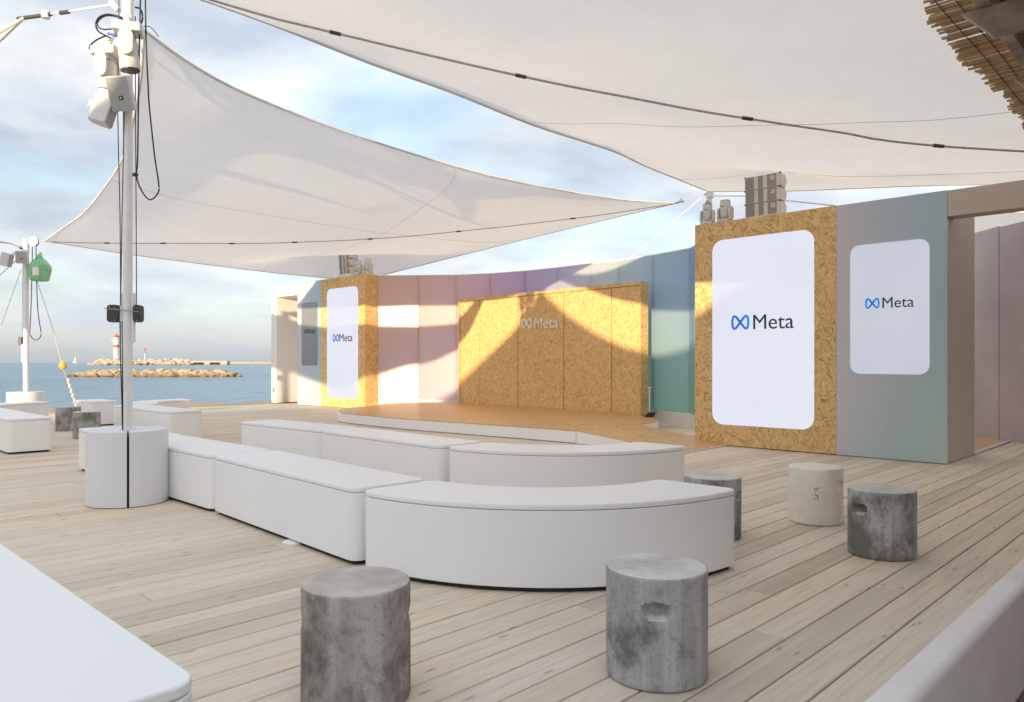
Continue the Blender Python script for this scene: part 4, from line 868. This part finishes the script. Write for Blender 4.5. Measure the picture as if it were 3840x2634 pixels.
# ------------------------------------------------------------------ far mast by the sea
FX, FY = 4.07, 17.50
fm_ = thing('sail_mast', 'distant white mast by the sea with a pulley wheel on top', 'mast', (FX, FY, 0))
MB().cyl((0, 0, 0.02), (0, 0, 3.66), 0.050, n=20).build('pole', M['pole'], fm_, smooth=40); MB().cyl((0, 0, 3.45), (0, 0, 3.70), 0.058, n=20).build('head', M['pole'], fm_, smooth=40)
wq = CAMR*0.155
wl = MB().cyl(wq+Vector((0, 0, 3.655))-CAMF*0.03, wq+Vector((0, 0, 3.655))+CAMF*0.03, 0.095, n=28).build('pulley_wheel', M['steel'], fm_, smooth=40)
MB().cyl(wq+Vector((0, 0, 3.655))-CAMF*0.035, wq+Vector((0, 0, 3.655))+CAMF*0.035, 0.035, n=16).build('hub', M['rope_white'], wl, smooth=40)
MB().cyl(-CAMR*0.26+Vector((0, 0, 3.425)), Vector((0, 0, 3.415)), 0.028, n=12).build('side_arm', M['pole'], fm_, smooth=40)
MB().cyl(-CAMR*0.07+Vector((0, 0, 3.53)), -CAMR*0.07-CAMF*0.05+Vector((0, 0, 3.53)), 0.035, n=12).build('small_pulley', M['black_plastic'], fm_)
MB().box((-0.125, -0.06, 1.58), (-0.052, 0.04, 1.74), FB).build('winch', M['black_plastic'], fm_, bev=0.01); MB().box((-0.06, -0.055, 1.25), (-0.03, -0.03, 1.60), FB).build('winch_plate', M['pole'], fm_)
fc = thing('mast_cover', 'round white cover around the foot of the distant mast by the sea', 'cover', (FX, FY, 0))
ca2 = math.degrees(to_cam(FX, FY))-32
MB().prism(half_shell(ca2+1.5, ca2+178.5, 0), 0.006, 0.648).build('half_shell', M['white_cool'], fc, smooth=40); MB().prism(half_shell(ca2+181.5, ca2+358.5, 0), 0.006, 0.648).build('half_shell', M['white_cool'], fc, smooth=40)
yf = to_cam(FX, FY)+math.pi
sp = wall_speaker((FX-CAMF.x*0.24+0.06*CAMR.x, FY-CAMF.y*0.24+0.06*CAMR.y, 3.31), yf-R(20), R(-10), 0, 'white loudspeaker facing the deck on the distant mast'); sp.scale = (1.05, 1.15, 0.85)
wall_speaker((FX-CAMR.x*0.24-CAMF.x*0.1, FY-CAMR.y*0.24-CAMF.y*0.1, 3.26), yf+R(70), R(-12), 0, 'white loudspeaker turned sideways on the distant mast', False).scale = (1.1, 1.1, 0.9)
# green jerrycan-like bag hung from the pulley
gb = thing('hanging_container', 'translucent green plastic container hanging under the pulley of the distant mast', 'container', (4.262, 17.304, 2.86))
prof = [(0.0, 0.0), (0.15, 0.005), (0.175, 0.03), (0.19, 0.12), (0.215, 0.24), (0.20, 0.31), (0.12, 0.42), (0.05, 0.48), (0.045, 0.54), (0.0, 0.545)]
MB().lathe(prof, 8, Matrix.Rotation(0.4, 4, 'Z') @ Matrix.Diagonal((1, 1, 1, 1))).build('body', M['bag'], gb, smooth=20, bev=0.01); MB().cyl((0, 0, 0.54), (0, 0, 0.58), 0.035, n=12).build('cap', M['bag'], gb); MB().box((-0.20, -0.16, 0.10), (-0.145, -0.05, 0.26), Matrix.Rotation(0.45, 4, 'Z')).build('paper_tag', M['sign_white'], gb)
cable([(4.132, 17.295, 3.6), (4.132, 17.295, 3.522), (4.124, 17.303, 2.916), (4.112, 17.315, 2.31), (4.098, 17.33, 1.89), (4.104, 17.323, 1.773), (4.169, 17.256, 1.68), (4.234, 17.189, 1.727), (4.25, 17.172, 1.843), (4.21, 17.214, 2.24), (4.189, 17.236, 2.893), (4.182, 17.243, 3.6)], 'dark line hanging in a loop beside the distant mast', 0.008)
rope('thin line along the distant mast down to its round cover', [(4.026, 17.54, 3.39), (4.022, 17.544, 2.552), (4.021, 17.545, 1.706), (4.034, 17.53, 0.65)], 0.005, 'cable_grey')
rope('slack pale rope from the distant mast to the ground, carrying a yellow float', [(4.258, 17.452, 2.86), (4.665, 17.894, 1.875), (4.914, 18.212, 1.135), (5.305, 18.67, 0.282), (5.45, 18.85, 0.0)], 0.008, 'rope')
t = thing('rope_float', 'small yellow float threaded on the slack rope near the distant mast', 'float', (4.919, 18.207, 1.09))
MB().lathe([(0.0, -0.01), (0.04, 0.0), (0.075, 0.05), (0.08, 0.09), (0.05, 0.14), (0.025, 0.16), (0.0, 0.165)], 16).build('ball', M['yellow'], t, smooth=60); MB().lathe([(0.03, 0.15), (0.035, 0.155), (0.035, 0.17), (0.03, 0.175)], 12).build('eyelet', M['rope_white'], t)
t = thing('knotted_rope', 'thick knotted pale rope end hanging below the yellow float', 'rope', (5.064, 18.345, 0.828))
for i in range(6):
    q = i/5; MB().lathe([(0.0, -0.06), (0.022, -0.05), (0.03, 0.0), (0.022, 0.05), (0.0, 0.06)], 8, Matrix.Translation((0.24*q, 0.325*q, -0.546*q))).build('knot', M['rope'], t, smooth=60)
rope('pale guy rope running seaward from the distant mast head', [(3.95, 17.62, 3.303), (3.609, 17.978, 2.857), (2.6, 19.0, 1.55)], 0.010, 'rope_white'); rope('thin pale guy rope running steeply down from the distant mast', [(4.001, 17.574, 3.091), (3.658, 17.928, 1.706), (3.3, 18.3, 0.25)], 0.006, 'rope')
rope('dark wire between the distant mast and the neighbouring sail corner', [C2, (4.0, 17.72, 3.56), (4.05, 17.60, 3.54)], 0.008, 'cable_grey'); rope('short wire tying the long sail corner to the pulley wheel', [A2, (4.25, 17.31, 3.66)], 0.008, 'cable_grey')

# ------------------------------------------------------------------ reed roof over the terrace edge
rf = thing('reed_roof', 'reed mat roof on weathered timber beams above the terrace', 'roof', (0, 0, 0))
reed_me = MB().cyl((0, 0, 0), (0, -1, 0), 0.0075, 0.0065, 6).mesh('reed', M['reed'], 50); rr_ = random.Random(21)
x = 3.55; cnt = 0
while x < 6.75 and cnt < 292:
    o = put('reed', reed_me, rf, loc=(x, 1.075+rr_.uniform(-0.026, 0.026)+0.015*math.sin(x*3.1)+0.010*math.sin(x*11), 2.905+rr_.uniform(-0.006, 0.006)))
    o.scale = (rr_.uniform(0.7, 1.2), rr_.uniform(2.2, 3.2), rr_.uniform(0.7, 1.2)); o.rotation_euler = (rr_.uniform(-0.006, 0.006), 0, rr_.uniform(-0.016, 0.016))
    x += rr_.uniform(0.0125, 0.0165)+(rr_.uniform(0.006, 0.016) if rr_.random() > .66 else 0); cnt += 1
mb = MB()
for (xa, xb) in ((2.6, 3.54), (6.76, 11.0)):
    x = xa
    while x < xb: mb.cyl((x, 1.08+rr_.uniform(-.06, .05), 2.905), (x+rr_.uniform(-.02, .02), -1.8, 2.905), 0.0095, 0.0085, 5); x += 0.017
o = mb.build('reed_mat', M['reed'], rf, smooth=50); o['kind'] = 'stuff'
MB().box((2.6, -5.0, 2.93), (11, -1.7, 2.96)).build('roof_board', M['timber'], rf)
for y in (1.0, 0.93, 0.70, 0.45, 0.2): MB().tube([(xx*0.25+2.0, y+0.004*math.sin(xx), 2.893) for xx in range(0, 26)], 0.0025, 5).build('twine', M['black_plastic'], rf)
for xb in (2.84, 3.91, 4.98, 6.05, 7.12, 8.19, 9.26):
    pr = [(0.915, 2.828), (0.80, 2.705), (-5.0, 2.705), (-5.0, 2.828)]
    MB().prism(pr, xb-0.042, xb+0.042, m2).build('beam', M['timber'], rf, bev=0.004)
for yp in (0.82, -0.6, -2.0, -3.4): MB().box((2.6, yp-0.028, 2.830), (11, yp+0.028, 2.892)).build('purlin', M['timber'], rf, bev=0.003)
for xp in (2.84, 9.26): MB().box((xp-0.06, -2.06, -0.52), (xp+0.06, -1.94, 2.674)).build('post', M['timber'], rf)

tw = thing('kerb_shade_wall', 'added unseen brown board wall that darkens the terrace side of the kerb', 'wall', (0, 0, 0))  # unseen wall, added to cut the light on the kerb face
for k in range(14): MB().box((2.6, -4.2, -0.50+k*0.24), (10.9, -4.15, -0.27+k*0.24)).build('board', M['terrace'], tw)

# ------------------------------------------------------------------ added unseen building, shaped to keep the low sun off the deck
bd = thing('shade_building', 'added flat roofed white building out of view that blocks the low sun', 'building', (0, 0, 0))
MB().box((-21, -24, -0.62), (-14.5, 0.2, 3.55)).build('wall', M['white_warm'], bd); MB().box((-21.4, -24.4, 3.552), (-14.1, 0.5, 3.75)).build('roof', M['beige'], bd); MB().box((-20.9, -23.9, 3.752), (-14.6, -6.7, 5.2)).build('upper_wall', M['white_warm'], bd)
MB().box((-20.5, 0.55, -0.62), (-15.0, 7.0, 2.9)).build('low_wing', M['white_warm'], bd); MB().box((-20.7, 0.52, 2.902), (-14.8, 7.2, 3.05)).build('low_roof', M['beige'], bd)
for k in range(7):
    f_ = MB().box((-14.498, -23.2+k*3.3, 0.2), (-14.44, -21.2+k*3.3, 2.6)).build('window', M['pole'], bd); MB().box((-14.438, -23.1+k*3.3, 0.3), (-14.43, -21.3+k*3.3, 2.5)).build('pane', M['glass_dark'], f_)

# ------------------------------------------------------------------ breakwaters, lighthouse, beacon, boat
def rock_mesh(name, mat, seed):
    bm = bmesh.new(); bmesh.ops.create_icosphere(bm, subdivisions=1, radius=1.0); rg = random.Random(seed)
    for v in bm.verts:
        k = 0.72+0.4*rg.random(); v.co = Vector((v.co.x*k*1.15, v.co.y*k*0.95, v.co.z*k*0.75))
    me = bpy.data.meshes.new(name); bm.to_mesh(me); bm.free(); me.materials.append(mat); return me
rk = [rock_mesh('rock', M['rock'], i) for i in range(7)]; rkp = [rock_mesh('rock', M['rock_pale'], 20+i) for i in range(5)]
rg = random.Random(4)
nb = thing('breakwater', 'low breakwater of brown and ochre boulders in the sea, nearer than the lighthouse', 'breakwater', (0, 0, -1.75))
PA, PB = Vector((46.8, 169.2)), Vector((71.1, 144.2)); dv = PB-PA; nv = Vector((-dv.y, dv.x)).normalized()
MB().prism([tuple(PA+dv*0.06-nv*1.2), tuple(PB-dv*0.05-nv*1.2), tuple(PB-dv*0.05+nv*2.6), tuple(PA+dv*0.06+nv*2.6)], -0.5, 0.75).build('core', M['rock'], nb)
for i in range(150):
    q = rg.random(); e = min(1.0, 7*q+0.12, 6*(1-q)+0.15); lay = rg.random()
    s = rg.uniform(0.65, 1.25)*(0.55+0.45*e); p = PA+dv*q+nv*(2.4*lay-1.6)
    o = put('rock', rg.choice(rk), nb, loc=(p.x, p.y, (0.10+1.05*lay)*e-0.05)); o.scale = (s*1.2, s, s*0.8); o.rotation_euler = (rg.uniform(-.4, .4), rg.uniform(-.4, .4), rg.uniform(0, 6.28))
fb = thing('breakwater', 'distant pale boulder breakwater carrying the lighthouse', 'breakwater', (0, 0, -1.75))
FA, FB2 = Vector((216, 722)), Vector((284, 660)); dv = FB2-FA; nv = Vector((-dv.y, dv.x)).normalized()
MB().prism([tuple(FA+dv*0.05), tuple(FB2), tuple(FB2+nv*14), tuple(FA+dv*0.05+nv*14)], -0.5, 3.0).build('core', M['rock_pale'], fb)
for i in range(130):
    q = rg.random(); lay = rg.random(); e = min(1, 8*q+0.2); s = rg.uniform(2.0, 3.4); p = FA+dv*q*0.93+nv*(6*lay-3)
    o = put('rock', rg.choice(rkp), fb, loc=(p.x, p.y, (0.5+4.4*lay)*e)); o.scale = (s, s, s*0.8); o.rotation_euler = (rg.uniform(-.4, .4), rg.uniform(-.4, .4), rg.uniform(0, 6.28))
qy = thing('quay', 'distant concrete quay with dark openings beside the lighthouse breakwater', 'quay', (0, 0, -1.75))
QA, QB = Vector((278, 665)), Vector((302, 642)); dq = (QB-QA); nq = Vector((-dq.y, dq.x)).normalized()
MB().prism([tuple(QA), tuple(QB), tuple(QB+nq*8), tuple(QA+nq*8)], -0.5, 3.6).build('deck', M['rock_pale'], qy)
for a, b in ((0.12, 0.40), (0.55, 0.82)): MB().prism([tuple(QA+dq*a-nq*0.2), tuple(QA+dq*b-nq*0.2), tuple(QA+dq*b), tuple(QA+dq*a)], 0.3, 2.4).build('opening', M['dark'], qy)
fp = thing('pier', 'long low rocky pier on the horizon', 'pier', (0, 0, -1.75)); PA2, PB2 = Vector((392, 950)), Vector((550, 800)); dd = PB2-PA2; n3 = Vector((-dd.y, dd.x)).normalized()
mb = MB(); N_ = 60
top = [PA2+dd*i/N_ for i in range(N_+1)]
vs = []
for i, p in enumerate(top):
    h_ = (2.0+1.0*rg.random())*min(1, (N_-i)/6+0.1); vs += [(p.x, p.y, -0.5), (p.x, p.y, h_), (p.x+n3.x*12, p.y+n3.y*12, h_), (p.x+n3.x*12, p.y+n3.y*12, -0.5)]
mb.add(vs, [(i*4+j, (i+1)*4+j, (i+1)*4+j+1, i*4+j+1) for i in range(N_) for j in range(3)]); mb.build('boulders', M['rock'], fp)
lh = thing('lighthouse', 'white lighthouse with orange red bands and lantern on the breakwater', 'lighthouse', (249.4, 757.7, 1.2))
def band(name, r0, r1, z0, z1, mat, n=20): return MB().cyl((0, 0, z0), (0, 0, z1), r0, r1, n).build(name, M[mat], lh, smooth=40)
band('tower', 2.55, 2.3, 0, 13.2, 'light_white'); band('red_band', 2.45, 2.4, 13.2, 16.0, 'red'); band('upper_tower', 2.35, 2.3, 16.0, 18.6, 'light_white')
g_ = band('gallery', 3.6, 4.0, 18.6, 20.2, 'light_white'); band('lantern', 2.3, 2.2, 20.2, 23.6, 'red'); band('dome', 2.7, 0.3, 23.6, 26.2, 'red'); band('finial', 0.3, 0.1, 26.2, 27.6, 'red')
MB().cyl((0, 0, 21.0), (0, 0, 22.6), 2.36, 2.34, 20).build('lantern_glass', M['light_white'], g_, smooth=40)
td = Vector((-249.4, -757.7, 0)).normalized()
for zz in (2.0, 6.2, 8.4, 10.6): 
    for sg in (-0.9, 0.9):
        s_ = Vector((-td.y, td.x, 0)); p = td*2.2+s_*sg
        MB().box((-0.35, -0.35, zz), (0.35, 0.35, zz+1.5), Matrix.Translation(p)).build('window', M['rock'], lh)
bc = thing('beacon', 'thin red and white beacon pole on the distant breakwater', 'beacon', (289, 797, 0.5))
for i in range(5): MB().cyl((0, 0, i*2.6), (0, 0, i*2.6+2.6), 0.42, n=10).build('pole_band', M['red'] if i > 3 else M['light_white'], bc)
MB().lathe([(0.0, 12.6), (1.1, 12.8), (1.1, 14.3), (0.0, 14.6)], 10).build('top_mark', M['red'], bc); MB().lathe([(0.0, 9.4), (1.0, 9.6), (1.0, 11.0), (0.0, 11.2)], 10).build('lower_mark', M['red'], bc)
sb = thing('sailboat', 'tiny white sailing boat on the horizon left of the lighthouse', 'boat', (472.8, 1667.9, -1.75))
mb = MB(); mb.add([(-4, -1.4, 0), (4, -1.4, 0), (5.5, 0, 0), (4, 1.4, 0), (-4, 1.4, 0), (-4.6, -1.7, 1.6), (4.5, -1.7, 1.6), (7, 0, 1.9), (4.5, 1.7, 1.6), (-4.6, 1.7, 1.6)], [(4, 3, 2, 1, 0), (5, 6, 7, 8, 9), (0, 1, 6, 5), (1, 2, 7, 6), (2, 3, 8, 7), (3, 4, 9, 8), (4, 0, 5, 9)]); mb.build('hull', M['light_white'], sb)
MB().cyl((0.5, 0, 1.6), (0.5, 0, 14), 0.12).build('mast', M['pole'], sb); mb = MB(); mb.add([(0.3, 0, 2.4), (-4, 0.3, 2.4), (0.3, 0, 13.4), (0.3, 0.12, 2.4), (-4, 0.42, 2.4), (0.3, 0.12, 13.4)], [(0, 1, 2), (5, 4, 3), (0, 3, 4, 1), (1, 4, 5, 2), (2, 5, 3, 0)]); mb.build('sail', M['light_white'], sb)
